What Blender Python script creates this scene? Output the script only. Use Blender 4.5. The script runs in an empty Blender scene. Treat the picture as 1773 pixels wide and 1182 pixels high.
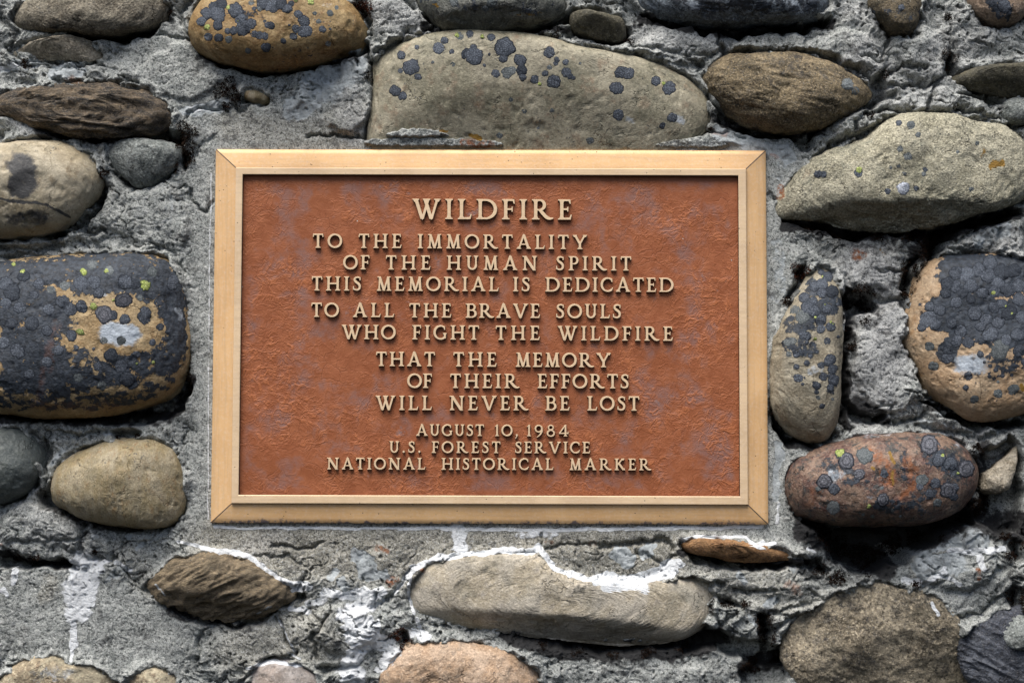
import bpy, math, time
import numpy as np
from mathutils import Vector, geometry
from mathutils.bvhtree import BVHTree

T0 = time.time()
# ------------------------------------------------------------------ scale
# 1 layout unit (u) = 0.64 mm.  X right, Z up, the wall faces -Y.  "h" = height out of the wall.
S = 0.00064
F = 1773 * 70 / 36.0
CX, CY = 886.5, 591.0
CAM = np.array([46.690, -3447.131, -261.500])
ROT = (1.643652, -0.002827, 0.002324)

scene = bpy.context.scene
cam_data = bpy.data.cameras.new("camera")
cam_data.lens = 70.0
cam_data.sensor_width = 36.0
cam_data.clip_start = 0.05
cam_data.clip_end = 100.0
cam = bpy.data.objects.new("camera", cam_data)
scene.collection.objects.link(cam)
cam.location = CAM * S
cam.rotation_euler = ROT
scene.camera = cam

SUN_EL, SUN_AZ = math.radians(64), math.radians(-26)      # azimuth from the wall's outward normal, towards the left
sun_dir = Vector((math.sin(SUN_AZ) * math.cos(SUN_EL), -math.cos(SUN_AZ) * math.cos(SUN_EL), math.sin(SUN_EL)))
world = bpy.data.worlds.new("World")
scene.world = world
world.use_nodes = True
wn = world.node_tree
bg = wn.nodes["Background"]
sky = wn.nodes.new("ShaderNodeTexSky")
sky.sky_type = 'NISHITA'
sky.sun_disc = False
sky.sun_elevation = SUN_EL
sky.sun_rotation = math.atan2(sun_dir.x, sun_dir.y)
sky.air_density = 0.8
sky.dust_density = 3.0
sky.ozone_density = 0.6
wn.links.new(sky.outputs[0], bg.inputs[0])
bg.inputs[1].default_value = 0.05
sun_data = bpy.data.lights.new("sun", 'SUN')
sun_data.energy = 2.0
sun_data.angle = math.radians(50)
sun_data.color = (1.0, 0.955, 0.90)
sun = bpy.data.objects.new("sun", sun_data)
scene.collection.objects.link(sun)
sun.rotation_euler = sun_dir.to_track_quat('Z', 'Y').to_euler()
sun.location = (0, -3, 3)
scene.view_settings.view_transform = 'Standard'
scene.view_settings.look = 'None'
scene.view_settings.gamma = 1.0
scene.view_settings.exposure = 1.54
scene.render.engine = 'CYCLES'

# ------------------------------------------------------------------ picture geometry helpers
def rotm(rx, ry, rz):
    c, s = math.cos, math.sin
    Rx = np.array([[1, 0, 0], [0, c(rx), -s(rx)], [0, s(rx), c(rx)]])
    Ry = np.array([[c(ry), 0, s(ry)], [0, 1, 0], [-s(ry), 0, c(ry)]])
    Rz = np.array([[c(rz), -s(rz), 0], [s(rz), c(rz), 0], [0, 0, 1]])
    return Rz @ Ry @ Rx
RM = rotm(*ROT)

def unproj(px, py, h):
    """measured position -> X, Z on the plane that stands h out of the wall"""
    px = np.asarray(px, float); py = np.asarray(py, float)
    d = np.stack([(px - CX) / F, -(py - CY) / F, -np.ones_like(px)], -1) @ RM.T
    t = (-h - CAM[1]) / d[..., 1]
    return CAM[0] + d[..., 0] * t, CAM[2] + d[..., 2] * t

def proj(P):
    q = (P - CAM) @ RM
    return CX + F * q[..., 0] / -q[..., 2], CY - F * q[..., 1] / -q[..., 2]

# ------------------------------------------------------------------ noise
def _hash(ix, iy, iz, seed):
    h = (ix.astype(np.uint32) * np.uint32(374761393) + iy.astype(np.uint32) * np.uint32(668265263)
         + np.uint32(iz & 0xffffffff if np.isscalar(iz) else 0) * np.uint32(2246822519) + np.uint32((seed * 3266489917) & 0xffffffff))
    if not np.isscalar(iz):
        h = h + iz.astype(np.uint32) * np.uint32(2246822519)
    h = (h ^ (h >> np.uint32(13))) * np.uint32(1274126177)
    h = (h ^ (h >> np.uint32(16))) * np.uint32(2654435769)
    return h ^ (h >> np.uint32(15))

def rnd01(ix, iy, seed):
    return _hash(ix, iy, 0, seed).astype(np.float64) / 4294967295.0

_G2 = np.array([(math.cos(a), math.sin(a)) for a in np.linspace(0, 2 * math.pi, 16, endpoint=False)])
def n2(x, y, seed=0):
    xi = np.floor(x).astype(np.int64); yi = np.floor(y).astype(np.int64)
    xf = x - xi; yf = y - yi
    u = xf * xf * xf * (xf * (xf * 6 - 15) + 10); v = yf * yf * yf * (yf * (yf * 6 - 15) + 10)
    def g(a, b):
        k = _hash(xi + a, yi + b, 0, seed) & np.uint32(15)
        G = _G2[k]
        return G[..., 0] * (xf - a) + G[..., 1] * (yf - b)
    a0 = g(0, 0); a1 = g(1, 0); b0 = g(0, 1); b1 = g(1, 1)
    return 1.5 * ((a0 + u * (a1 - a0)) * (1 - v) + (b0 + u * (b1 - b0)) * v)

_r = np.random.RandomState(3)
_G3 = _r.normal(size=(32, 3)); _G3 /= np.linalg.norm(_G3, axis=1)[:, None]
def n3(x, y, z, seed=0):
    xi = np.floor(x).astype(np.int64); yi = np.floor(y).astype(np.int64); zi = np.floor(z).astype(np.int64)
    xf = x - xi; yf = y - yi; zf = z - zi
    f = lambda t: t * t * t * (t * (t * 6 - 15) + 10)
    u, v, w = f(xf), f(yf), f(zf)
    def g(a, b, c):
        G = _G3[_hash(xi + a, yi + b, zi + c, seed) & np.uint32(31)]
        return G[..., 0] * (xf - a) + G[..., 1] * (yf - b) + G[..., 2] * (zf - c)
    def pl(c):
        p = g(0, 0, c); q = g(1, 0, c); r = g(0, 1, c); s = g(1, 1, c)
        return (p + u * (q - p)) * (1 - v) + (r + u * (s - r)) * v
    p0, p1 = pl(0), pl(1)
    return 1.5 * (p0 + w * (p1 - p0))

def fbm2(x, y, sc, octv, seed=0, gain=0.5):
    t = 0; a = 1.0; f = 1.0 / sc
    for i in range(octv):
        t = t + a * n2(x * f + 17.3 * i, y * f - 9.1 * i, seed + i); a *= gain; f *= 2.03
    return t
def ridge2(x, y, sc, octv, seed=0, gain=0.5):
    t = 0; a = 1.0; f = 1.0 / sc
    for i in range(octv):
        t = t + a * (1 - 2 * np.abs(n2(x * f + 7.3 * i, y * f + 3.1 * i, seed + i))); a *= gain; f *= 2.03
    return t
def fbm3(P, sc, octv, seed=0, gain=0.5, ridge=False):
    t = 0; a = 1.0; f = 1.0 / np.asarray(sc, float)
    for i in range(octv):
        Q = P * f
        v = n3(Q[..., 0] + 5.7 * i, Q[..., 1], Q[..., 2] - 3.3 * i, seed + i)
        t = t + a * ((1 - 2 * np.abs(v)) if ridge else v); a *= gain; f = f * 2.03
    return t
def sstep(a, b, x):
    t = np.clip((x - a) / (b - a), 0, 1)
    return t * t * (3 - 2 * t)

def seg_dist(px, py, poly, closed=False):
    d = np.full(px.shape, 1e9); n = len(poly)
    for i in range(n if closed else n - 1):
        ax, ay = poly[i]; bx, by = poly[(i + 1) % n]
        dx, dy = bx - ax, by - ay
        L = dx * dx + dy * dy + 1e-9
        t = np.clip(((px - ax) * dx + (py - ay) * dy) / L, 0, 1)
        d = np.minimum(d, (px - ax - t * dx) ** 2 + (py - ay - t * dy) ** 2)
    return np.sqrt(d)
def inside(px, py, poly):
    c = np.zeros(px.shape, bool); n = len(poly)
    for i in range(n):
        ax, ay = poly[i]; bx, by = poly[(i + 1) % n]
        if ay == by: continue
        m = (ay > py) != (by > py)
        c ^= m & (px < (bx - ax) * (py - ay) / (by - ay) + ax)
    return c
def smooth_poly(poly, it=2):
    P = np.array(poly, float)
    for _ in range(it):
        Q = np.roll(P, -1, 0)
        P = np.stack([0.75 * P + 0.25 * Q, 0.25 * P + 0.75 * Q], 1).reshape(-1, 2)
    return P
def poly_sd(px, py, poly, margin):
    """signed distance (outside positive) near a polygon, else big"""
    P = np.array(poly); x0, y0 = P.min(0) - margin; x1, y1 = P.max(0) + margin
    sd = np.full(px.shape, 1e3)
    m = (px > x0) & (px < x1) & (py > y0) & (py < y1)
    if m.any():
        a, b = px[m], py[m]
        d = seg_dist(a, b, poly, True)
        sd[m] = np.where(inside(a, b, poly), -d, d)
    return sd

# ------------------------------------------------------------------ mesh helpers
def mesh_np(name, V, Fq, mats, smooth=True, attrs=None):
    """V in u as (X, h, Z); faces (n,k) array or list of them"""
    V = np.asarray(V, float)
    W = np.stack([V[:, 0] * S, -V[:, 1] * S, V[:, 2] * S], 1).astype(np.float32)
    Fs = Fq if isinstance(Fq, list) else [Fq]
    me = bpy.data.meshes.new(name)
    loops = np.concatenate([np.asarray(f).ravel() for f in Fs]).astype(np.int32)
    sizes = np.concatenate([np.full(len(f), np.asarray(f).shape[1]) for f in Fs]).astype(np.int32)
    starts = np.concatenate([[0], np.cumsum(sizes)[:-1]]).astype(np.int32)
    me.vertices.add(len(W)); me.vertices.foreach_set("co", W.ravel())
    me.loops.add(len(loops)); me.loops.foreach_set("vertex_index", loops)
    me.polygons.add(len(sizes)); me.polygons.foreach_set("loop_start", starts)
    me.polygons.foreach_set("loop_total", sizes)
    me.polygons.foreach_set("use_smooth", np.full(len(sizes), bool(smooth)))
    for k, a in (attrs or {}).items():
        at = me.attributes.new(k, 'FLOAT', 'POINT'); at.data.foreach_set("value", np.asarray(a, np.float32))
    me.update(calc_edges=True)
    for m in (mats if isinstance(mats, (list, tuple)) else [mats]): me.materials.append(m)
    return me
def link(name, me, parent=None, label=None, cat=None, kind=None, group=None):
    o = bpy.data.objects.new(name, me); scene.collection.objects.link(o)
    if parent is not None: o.parent = parent
    for k, v in (("label", label), ("category", cat), ("kind", kind), ("group", group)):
        if v: o[k] = v
    return o

# ------------------------------------------------------------------ material helpers
class NT:
    def __init__(self, name):
        self.m = bpy.data.materials.new(name); self.m.use_nodes = True
        self.t = self.m.node_tree; self.b = self.t.nodes["Principled BSDF"]
        tc = self.t.nodes.new("ShaderNodeTexCoord"); self.co = tc.outputs["Object"]
    def set(self, k, v):
        i = self.b.inputs[k]
        if hasattr(v, "is_output"): self.t.links.new(v, i)
        else: i.default_value = v
    def _in(self, i, v):
        if v is None: return
        if hasattr(v, "is_output"): self.t.links.new(v, i)
        elif isinstance(v, (tuple, list)) and len(v) == 3 and i.type == 'RGBA': i.default_value = (*v, 1)
        else: i.default_value = v
    def noise(self, px, detail=3, rough=0.55, dist=0.0, vec=None, off=0.0):
        n = self.t.nodes.new("ShaderNodeTexNoise"); n.noise_dimensions = '4D' if off else '3D'
        n.inputs["Scale"].default_value = 1.0 / (px * S); n.inputs["Detail"].default_value = detail
        n.inputs["Roughness"].default_value = rough; n.inputs["Distortion"].default_value = dist
        if off: n.inputs["W"].default_value = off
        self.t.links.new(vec or self.co, n.inputs["Vector"])
        return n.outputs["Fac"]
    def voro(self, px, feat='F1', vec=None, out="Distance", rand=1.0):
        n = self.t.nodes.new("ShaderNodeTexVoronoi"); n.feature = feat
        n.inputs["Scale"].default_value = 1.0 / (px * S); n.inputs["Randomness"].default_value = rand
        self.t.links.new(vec or self.co, n.inputs["Vector"])
        return n.outputs[out]
    def mapping(self, scale=(1, 1, 1), rot=(0, 0, 0), vec=None):
        n = self.t.nodes.new("ShaderNodeMapping"); n.inputs["Scale"].default_value = scale
        n.inputs["Rotation"].default_value = rot
        self.t.links.new(vec or self.co, n.inputs["Vector"]); return n.outputs[0]
    def warp(self, px, amt, vec=None):
        n = self.t.nodes.new("ShaderNodeTexNoise"); n.inputs["Scale"].default_value = 1.0 / (px * S); n.inputs["Detail"].default_value = 2
        self.t.links.new(vec or self.co, n.inputs["Vector"])
        a = self.t.nodes.new("ShaderNodeVectorMath"); a.operation = 'SUBTRACT'; self.t.links.new(n.outputs["Color"], a.inputs[0]); a.inputs[1].default_value = (.5, .5, .5)
        b = self.t.nodes.new("ShaderNodeVectorMath"); b.operation = 'MULTIPLY_ADD'; self.t.links.new(a.outputs[0], b.inputs[0])
        b.inputs[1].default_value = (amt * S,) * 3; self.t.links.new(vec or self.co, b.inputs[2]); return b.outputs[0]
    def math(self, op, a, b=None, c=None):
        n = self.t.nodes.new("ShaderNodeMath"); n.operation = op
        for i, v in enumerate((a, b, c)): self._in(n.inputs[i], v)
        return n.outputs[0]
    def rng(self, v, a, b, c=0.0, d=1.0, smooth=True):
        n = self.t.nodes.new("ShaderNodeMapRange"); n.interpolation_type = 'SMOOTHSTEP' if smooth else 'LINEAR'
        self._in(n.inputs["Value"], v)
        for k, x in zip(("From Min", "From Max", "To Min", "To Max"), (a, b, c, d)): n.inputs[k].default_value = x
        return n.outputs[0]
    def mix(self, f, a, b, mode='MIX'):
        n = self.t.nodes.new("ShaderNodeMix"); n.data_type = 'RGBA'; n.blend_type = mode
        self._in(n.inputs[0], f); self._in(n.inputs[6], a); self._in(n.inputs[7], b)
        return n.outputs[2]
    def attr(self, name):
        n = self.t.nodes.new("ShaderNodeAttribute"); n.attribute_name = name; return n.outputs["Fac"]
    def sep(self, vec=None):
        n = self.t.nodes.new("ShaderNodeSeparateXYZ"); self.t.links.new(vec or self.co, n.inputs[0]); return n.outputs
    def bump(self, h, dist_u, strength=1.0, nrm=None):
        n = self.t.nodes.new("ShaderNodeBump"); n.inputs["Distance"].default_value = dist_u * S
        n.inputs["Strength"].default_value = strength; self.t.links.new(h, n.inputs["Height"])
        if nrm is not None: self.t.links.new(nrm, n.inputs["Normal"])
        return n.outputs[0]
    def edge(self, mask, w=0.06, amt=0.9, px=7, off=1.3):
        """crisp ragged mask from a soft painted one"""
        n = self.noise(px, 5, 0.65, off=off)
        v = self.math('ADD', mask, self.math('MULTIPLY', self.math('SUBTRACT', n, 0.5), amt))
        return self.rng(v, 0.5 - w, 0.5 + w)
# ------------------------------------------------------------------ painted marks (crusts, lime, rust, shade under stones), positions measured
MARKS = {
 'lime': [
  ([(372,913),(560,915),(700,914)],2.52,.7), ([(700,914),(1000,917),(1180,914),(1320,911)],2.88,.85), ([(795,920),(800,945)],15.30,.62), ([(900,925),(960,925)],8.50,.5),
  ([(700,1003),(712,985),(740,972),(790,960),(850,955),(925,953),(932,945),(938,958),(958,980),(985,992),(1015,1001),(1045,1005),(1090,1000),(1130,985),(1180,975)],4.32,1.1),
  ([(1040,1003),(1075,1010),(1120,998),(1165,985)],11.05,1.1),([(1050,1015),(1110,1018)],6.48,.75),([(1110,1005),(1115,1025)],6.48,.9),
  ([(712,990),(708,1030),(716,1060)],2.52,.9),([(700,1003),(680,1030)],3.60,.7),
  ([(310,938),(350,948)],2.52,.85),([(350,948),(400,955),(425,962),(450,975),(480,998),(505,1008),(535,1015)],3.96,1.1),([(510,1015),(535,1012)],6.48,1.0),
  ([(120,978),(150,985),(185,970)],4.32,.9),([(145,985),(146,1005),(140,1030)],25,1.05),([(138,1030),(132,1060)],18,1.0),([(130,1060),(128,1095),(127,1120)],5.76,.95),([(126,1120),(124,1142)],2.88,.9),([(200,975),(225,990)],5.04,.6),
  ([(25,985),(22,1010)],6.48,.75),([(0,1020),(12,1030)],5.04,.6),
  ([(560,1028),(600,1030),(660,1028)],8.50,.7),([(655,1030),(620,1055),(600,1065)],12.75,.8),([(610,1070),(620,1105),(640,1080)],15.30,.95),([(640,1095),(618,1130),(600,1160),(615,1185)],16.15,.9),([(650,1110),(690,1120),(660,1150)],11.05,.8),([(715,1098),(745,1100)],8.50,.8),([(720,1070),(730,1090)],3.60,.8),
  ([(530,1045),(560,1040)],6.48,.8),([(505,1055),(530,1060)],5.76,.7),([(478,1065),(490,1085),(500,1110),(512,1130)],1.80,.95),([(500,1130),(520,1140)],1.80,.8),
  ([(1565,1005),(1600,1010),(1635,985)],5.76,.7),([(1640,950),(1690,955),(1740,950)],5.04,.75),([(1690,955),(1700,985)],5.04,.7),([(1640,1000),(1660,1010)],3.60,.7),
  ([(1612,1043),(1618,1055),(1624,1065)],2.52,1.1),([(1180,935),(1200,928),(1240,929),(1290,930),(1312,946),(1340,940)],2.30,1.0),([(1312,946),(1320,940)],4.32,.9),
  ([(1150,975),(1175,972)],5.76,1.0),([(366,300),(362,500),(360,900)],1.44,.55),([(1350,870),(1345,905)],2.88,.6),
  ([(620,1165),(600,1190)],10.20,.9),([(270,1010),(285,1030)],2.16,.6),([(430,1155),(475,1145),(520,1150)],3.60,.7),
  ([(330,188),(350,192)],4.32,.5),([(0,118),(40,112)],3.60,.6),([(445,1062),(470,1050)],2.88,.5),([(760,960),(700,1000)],2.88,.7),([(1398,948),(1410,955)],2.88,.6)],
 'pale': [
  ([(560,140),(600,110)],42,.75),([(510,185),(540,170)],24,.75),([(325,195),(365,188),(395,178)],9,1.0),([(95,125),(130,118)],15,.9),([(5,120),(60,108)],9,.7),([(430,150),(470,165)],9,.3),
  ([(1250,232),(1300,250),(1360,268)],15,.85),([(1400,300),(1380,330)],10,.3),([(625,968),(638,990)],19,.95),([(660,992),(672,1000)],11,.9),([(590,1005),(600,1015)],9,.7),
  ([(1085,965),(1068,958)],13,1.0),([(1112,958),(1125,948)],9,.95),([(1590,945),(1640,915),(1690,935)],26,.7),([(1600,980),(1650,975)],25,.75),
  ([(1380,975),(1375,985)],9,.9),([(1280,1000),(1285,1008)],9,.7),([(1330,1045),(1340,1040)],9,.9),([(1300,1070),(1305,1075)],7,.8),([(1620,700),(1650,718)],10,1.0),([(1590,720),(1610,732)],8,.8),
  ([(1360,250),(1350,300)],14,.5),([(1345,420),(1350,480),(1345,520)],12,.55),([(1535,690),(1540,705)],6,.5),([(1690,420),(1740,400)],14,.6),([(1500,1040),(1460,1050)],8,.3),
  ([(190,1000),(210,990)],8,.6),([(160,930),(170,925)],5,.7),([(222,927),(226,930)],5,.9),([(240,950),(250,940)],4,.8),([(20,940),(40,915)],14,.4),([(290,380),(300,350)],14,.5),([(320,330),(330,350)],12,.45),
  ([(1345,560),(1350,640)],7,.5),([(1350,770),(1345,860)],8,.7),([(1500,370),(1540,360)],8,.2),([(640,1065),(690,1050)],30,.45),([(90,800),(110,780)],9,.6),([(30,700),(60,735)],8,.4),([(170,745),(190,750)],9,.6),([(570,1000),(580,985)],8,.6)],
 'rust': [([(1500,780),(1530,800),(1545,830)],12,.8),([(1570,800),(1590,830),(1560,860)],10,.7),([(1410,850),(1400,870)],9,.5),([(100,560),(60,700),(200,705)],9,.4),([(800,246),(850,250)],6,.75),([(1353,325),(1350,345)],5,.9),([(1336,270),(1345,275)],5,.6),([(655,945),(672,953)],6,.7),([(672,1010),(685,1000)],7,.8),([(1690,985),(1690,998)],4.5,.9),
  ([(1480,445),(1492,440)],7,.8),([(1400,295),(1395,310)],5,.4),([(120,135),(135,138)],7,.5),([(1365,1010),(1385,1020)],9,.55),([(1240,232),(1260,235)],6,.5),([(880,170),(900,180)],5,.2),([(215,1000),(250,985)],10,.2),
  ([(730,984),(732,988)],4,.9),([(760,258),(700,252)],4,.3),([(945,938),(955,940)],5,.55),([(1020,940),(1030,938)],5,.5),([(510,175),(515,180)],4,.3),([(0,943),(4,942)],3,.6)],
 'gold': [([(815,235),(832,238)],4.5,.95),([(764,227),(772,228)],3,.85),([(1718,290),(1735,285)],6,.85),([(1697,275),(1705,260)],4,.7),([(1542,782),(1548,800)],3.2,.85),([(1545,815),(1548,840)],3,.75),([(1508,810),(1512,812)],3,.8),([(750,8),(756,12)],4,.8),
  ([(895,26),(940,22)],4,.5),([(1768,1100),(1773,1080)],4,.4),([(1752,1030),(1750,1040)],3,.4),([(1768,668),(1773,672)],4,.8),([(1525,430),(1530,445)],4,.5),([(900,248),(915,250)],2,.4)],
 'soot_shade': [
  ([(1400,915),(1470,950),(1530,975)],26,1.0),([(1480,925),(1600,925),(1680,890)],24,1.0),([(880,1102),(1000,1128),(1180,1126),(1250,1105)],17,.95),([(1290,1160),(1370,1145)],22,.8),([(1360,384),(1480,404),(1640,402),(1760,368)],14,.95),([(70,235),(220,246),(320,240)],9,.8),([(350,100),(480,126),(620,100)],9,.7),([(740,45),(850,62),(980,50)],9,.8),([(1110,35),(1260,56),(1440,42)],10,.85),([(0,722),(150,726),(300,715),(330,660)],11,.85),([(300,1062),(430,1084)],9,.7),([(1230,205),(1350,236),(1420,226)],9,.75),([(1180,955),(1290,978),(1400,975)],8,.9),([(1466,500),(1466,740)],8,.85),([(1335,700),(1370,770),(1430,778)],8,.85),([(1610,700),(1720,734),(1773,730)],8,.8),([(90,880),(200,918),(300,905)],7,.7),([(120,62),(230,62),(290,30)],8,.75),([(1700,780),(1710,900),(1773,900)],18,.75),([(1040,75),(1085,72)],7,.9),([(1585,440),(1620,420),(1600,400)],16,.9),  # shade and dark growth under the stones, both painted into the mortar colour
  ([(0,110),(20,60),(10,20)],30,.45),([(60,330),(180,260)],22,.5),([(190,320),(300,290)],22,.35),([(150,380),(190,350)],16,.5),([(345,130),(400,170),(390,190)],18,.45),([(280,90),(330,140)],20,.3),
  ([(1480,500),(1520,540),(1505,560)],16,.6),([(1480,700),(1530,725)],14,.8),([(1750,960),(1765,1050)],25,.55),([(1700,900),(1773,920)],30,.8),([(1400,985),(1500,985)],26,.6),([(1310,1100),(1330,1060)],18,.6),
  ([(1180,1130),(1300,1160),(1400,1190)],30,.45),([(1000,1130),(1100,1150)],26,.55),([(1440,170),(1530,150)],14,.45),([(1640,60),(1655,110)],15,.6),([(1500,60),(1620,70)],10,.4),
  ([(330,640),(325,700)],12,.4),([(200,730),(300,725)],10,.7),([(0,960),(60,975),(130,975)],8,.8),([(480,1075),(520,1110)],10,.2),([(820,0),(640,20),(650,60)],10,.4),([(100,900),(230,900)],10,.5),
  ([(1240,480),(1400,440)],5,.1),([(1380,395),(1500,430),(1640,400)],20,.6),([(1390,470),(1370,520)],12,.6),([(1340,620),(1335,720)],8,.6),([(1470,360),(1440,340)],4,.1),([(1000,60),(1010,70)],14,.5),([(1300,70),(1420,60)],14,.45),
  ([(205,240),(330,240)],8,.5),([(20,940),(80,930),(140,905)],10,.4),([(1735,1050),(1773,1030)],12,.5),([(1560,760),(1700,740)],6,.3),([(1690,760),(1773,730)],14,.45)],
 'warm': [([(380,950),(700,960),(1150,960)],48,.9),([(1200,960),(1330,1000)],42,.55),([(420,1040),(540,1100),(430,1120)],50,.6),([(400,215),(600,240)],24,.55),([(1060,250),(1180,250)],14,.5),([(260,1010),(220,960)],25,.3),([(1280,1020),(1450,1060)],36,.4),([(1440,430),(1560,440)],22,.3),([(90,1010),(80,1030)],14,.6),([(620,190),(560,220)],22,.4),([(1620,930),(1600,990)],20,.8)],
 'light': [([(1500,470),(1530,600),(1500,690)],48,.75),([(1480,120),(1530,150),(1500,90)],28,.5),([(1130,60),(1230,60)],30,.45),([(1500,30),(1470,10)],20,.5),([(1600,150),(1680,60)],45,.4),([(1690,400),(1773,440)],25,.6),([(670,20),(720,60)],30,.45),([(600,160),(620,230)],22,.4),
  ([(150,960),(60,870)],30,.3),([(430,960),(480,930)],20,.3),([(1050,85),(1010,75)],10,.4),([(1640,200),(1560,180)],14,.4),([(1740,820),(1720,780)],14,.4),([(40,215),(60,230)],16,.5),([(1610,740),(1700,760)],14,.4)],
}
def paint(px, py, kind, warp=5.0):
    wx = px + warp * n2(px / 11.0, py / 11.0, 71) + warp * 1.6 * n2(px / 37.0, py / 37.0, 73)
    wy = py + warp * n2(px / 11.0, py / 11.0, 72) + warp * 1.6 * n2(px / 37.0, py / 37.0, 74)
    out = np.zeros(px.shape)
    for pts, w, s in MARKS[kind]:
        P = np.array(pts, float); x0, y0 = P.min(0) - 2.2 * w - 16; x1, y1 = P.max(0) + 2.2 * w + 16
        m = (px > x0) & (px < x1) & (py > y0) & (py < y1)
        if not m.any(): continue
        if len(pts) == 1: P = np.concatenate([P, P + .1])
        wk = min(1.0, w / 9.0)
        ax = px[m] + (wx[m] - px[m]) * wk; ay = py[m] + (wy[m] - py[m]) * wk
        d = seg_dist(ax, ay, P)
        out[m] = np.maximum(out[m], s * (1 - sstep(0.45 * w, 1.75 * w, d)))
    return out

def overlays(N, col, wet=False):
    """marks shared by mortar and stones"""
    lv = N.math('ADD', N.attr('lime'), N.math('MULTIPLY', N.math('SUBTRACT', N.noise(15, 7, .72, off=2.1), .5), 1.15))
    lime = N.math('MULTIPLY', N.rng(lv, .34, .54), N.rng(N.noise(5, 5, .75, off=2.6), .30, .48, .5, 1.0))
    limen = N.noise(6, 4, 0.6, off=5.2)
    c = N.mix(N.math('MULTIPLY', N.rng(N.attr('rust'), .2, .9), N.rng(N.noise(9, 4, .6, off=3.3), .35, .6)), col, (0.24, 0.085, 0.03))
    g = N.rng(N.math('ADD', N.attr('gold'), N.math('MULTIPLY', N.math('SUBTRACT', N.noise(7, 7, .75, off=7.7), .5), 1.6)), .52, .68)
    c = N.mix(g, c, (0.22, 0.125, 0.02))
    c = N.mix(lime, c, N.mix(limen, (0.55, 0.58, 0.60), (0.84, 0.86, 0.87)))
    return c, lime

# ------------------------------------------------------------------ mortar material
def mortar_material():
    N = NT("lime_mortar")
    big = N.noise(60, 4, .6, off=1.1); mid = N.noise(16, 4, .65, off=2.2); fine = N.noise(3.6, 3, .75, off=3.1); grit = N.noise(1.7, 2, .7, off=4.1)
    c = N.mix(N.rng(big, .32, .68), (0.185, 0.20, 0.188), (0.345, 0.365, 0.345))
    c = N.mix(N.rng(mid, .35, .7), c, (0.44, 0.455, 0.43))
    c = N.mix(N.math('MULTIPLY', N.attr('warm'), .75), c, N.mix(mid, (0.19, 0.17, 0.125), (0.42, 0.385, 0.30)))
    c = N.mix(N.math('MULTIPLY', N.attr('light'), .7), c, N.mix(mid, (0.30, 0.30, 0.305), (0.62, 0.62, 0.62)))
    # sandy grain, light and dark
    c = N.mix(N.rng(fine, .52, .68), c, (0.52, 0.53, 0.51))
    c = N.mix(N.math('MULTIPLY', N.rng(fine, .49, .36), .85), c, (0.03, 0.033, 0.036))
    c = N.mix(N.math('MULTIPLY', N.rng(grit, .58, .68), .8), c, (0.75, 0.75, 0.72))
    c = N.mix(N.math('MULTIPLY', N.rng(grit, .44, .34), .8), c, (0.02, 0.02, 0.025))
    pv = N.math('ADD', N.attr('pale'), N.math('MULTIPLY', N.math('SUBTRACT', N.noise(16, 5, .6, off=6.4), .5), .7))
    pale = N.rng(pv, .46, .62)
    c = N.mix(pale, c, N.mix(N.rng(N.noise(12, 4, .6, off=8.8), .3, .7), (0.26, 0.285, 0.29), (0.47, 0.505, 0.515)))
    sv = N.math('ADD', N.attr('soot_shade'), N.math('MULTIPLY', N.math('SUBTRACT', N.noise(11, 6, .7, off=9.4), .5), 1.15))
    soot_shade = N.rng(sv, .42, .78)
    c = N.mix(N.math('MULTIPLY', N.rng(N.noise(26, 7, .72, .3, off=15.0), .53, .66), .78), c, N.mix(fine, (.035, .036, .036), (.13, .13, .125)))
    c = N.mix(soot_shade, c, N.mix(fine, (0.010, 0.010, 0.011), (0.06, 0.06, 0.06)))  # near-black for dark crusts and the painted shade below stones
    c, lime = overlays(N, c)
    N.set("Base Color", c); N.set("Roughness", 0.92); N.b.inputs["Specular IOR Level"].default_value = 0.25
    st = N.noise(26, 7, .7, .3, off=15.0)
    h = N.math('ADD', N.math('MULTIPLY', fine, 1.0), N.math('MULTIPLY', grit, .8))
    h = N.math('ADD', h, N.math('MULTIPLY', N.noise(9, 5, .65, off=1.7), .8))
    h = N.math('ADD', h, N.math('MULTIPLY', lime, .5))
    h = N.math('MULTIPLY', h, N.math('SUBTRACT', 1.0, N.math('MULTIPLY', pale, .3)))
    N.set("Normal", N.bump(h, 2.6, 1.0))
    return N.m

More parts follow.
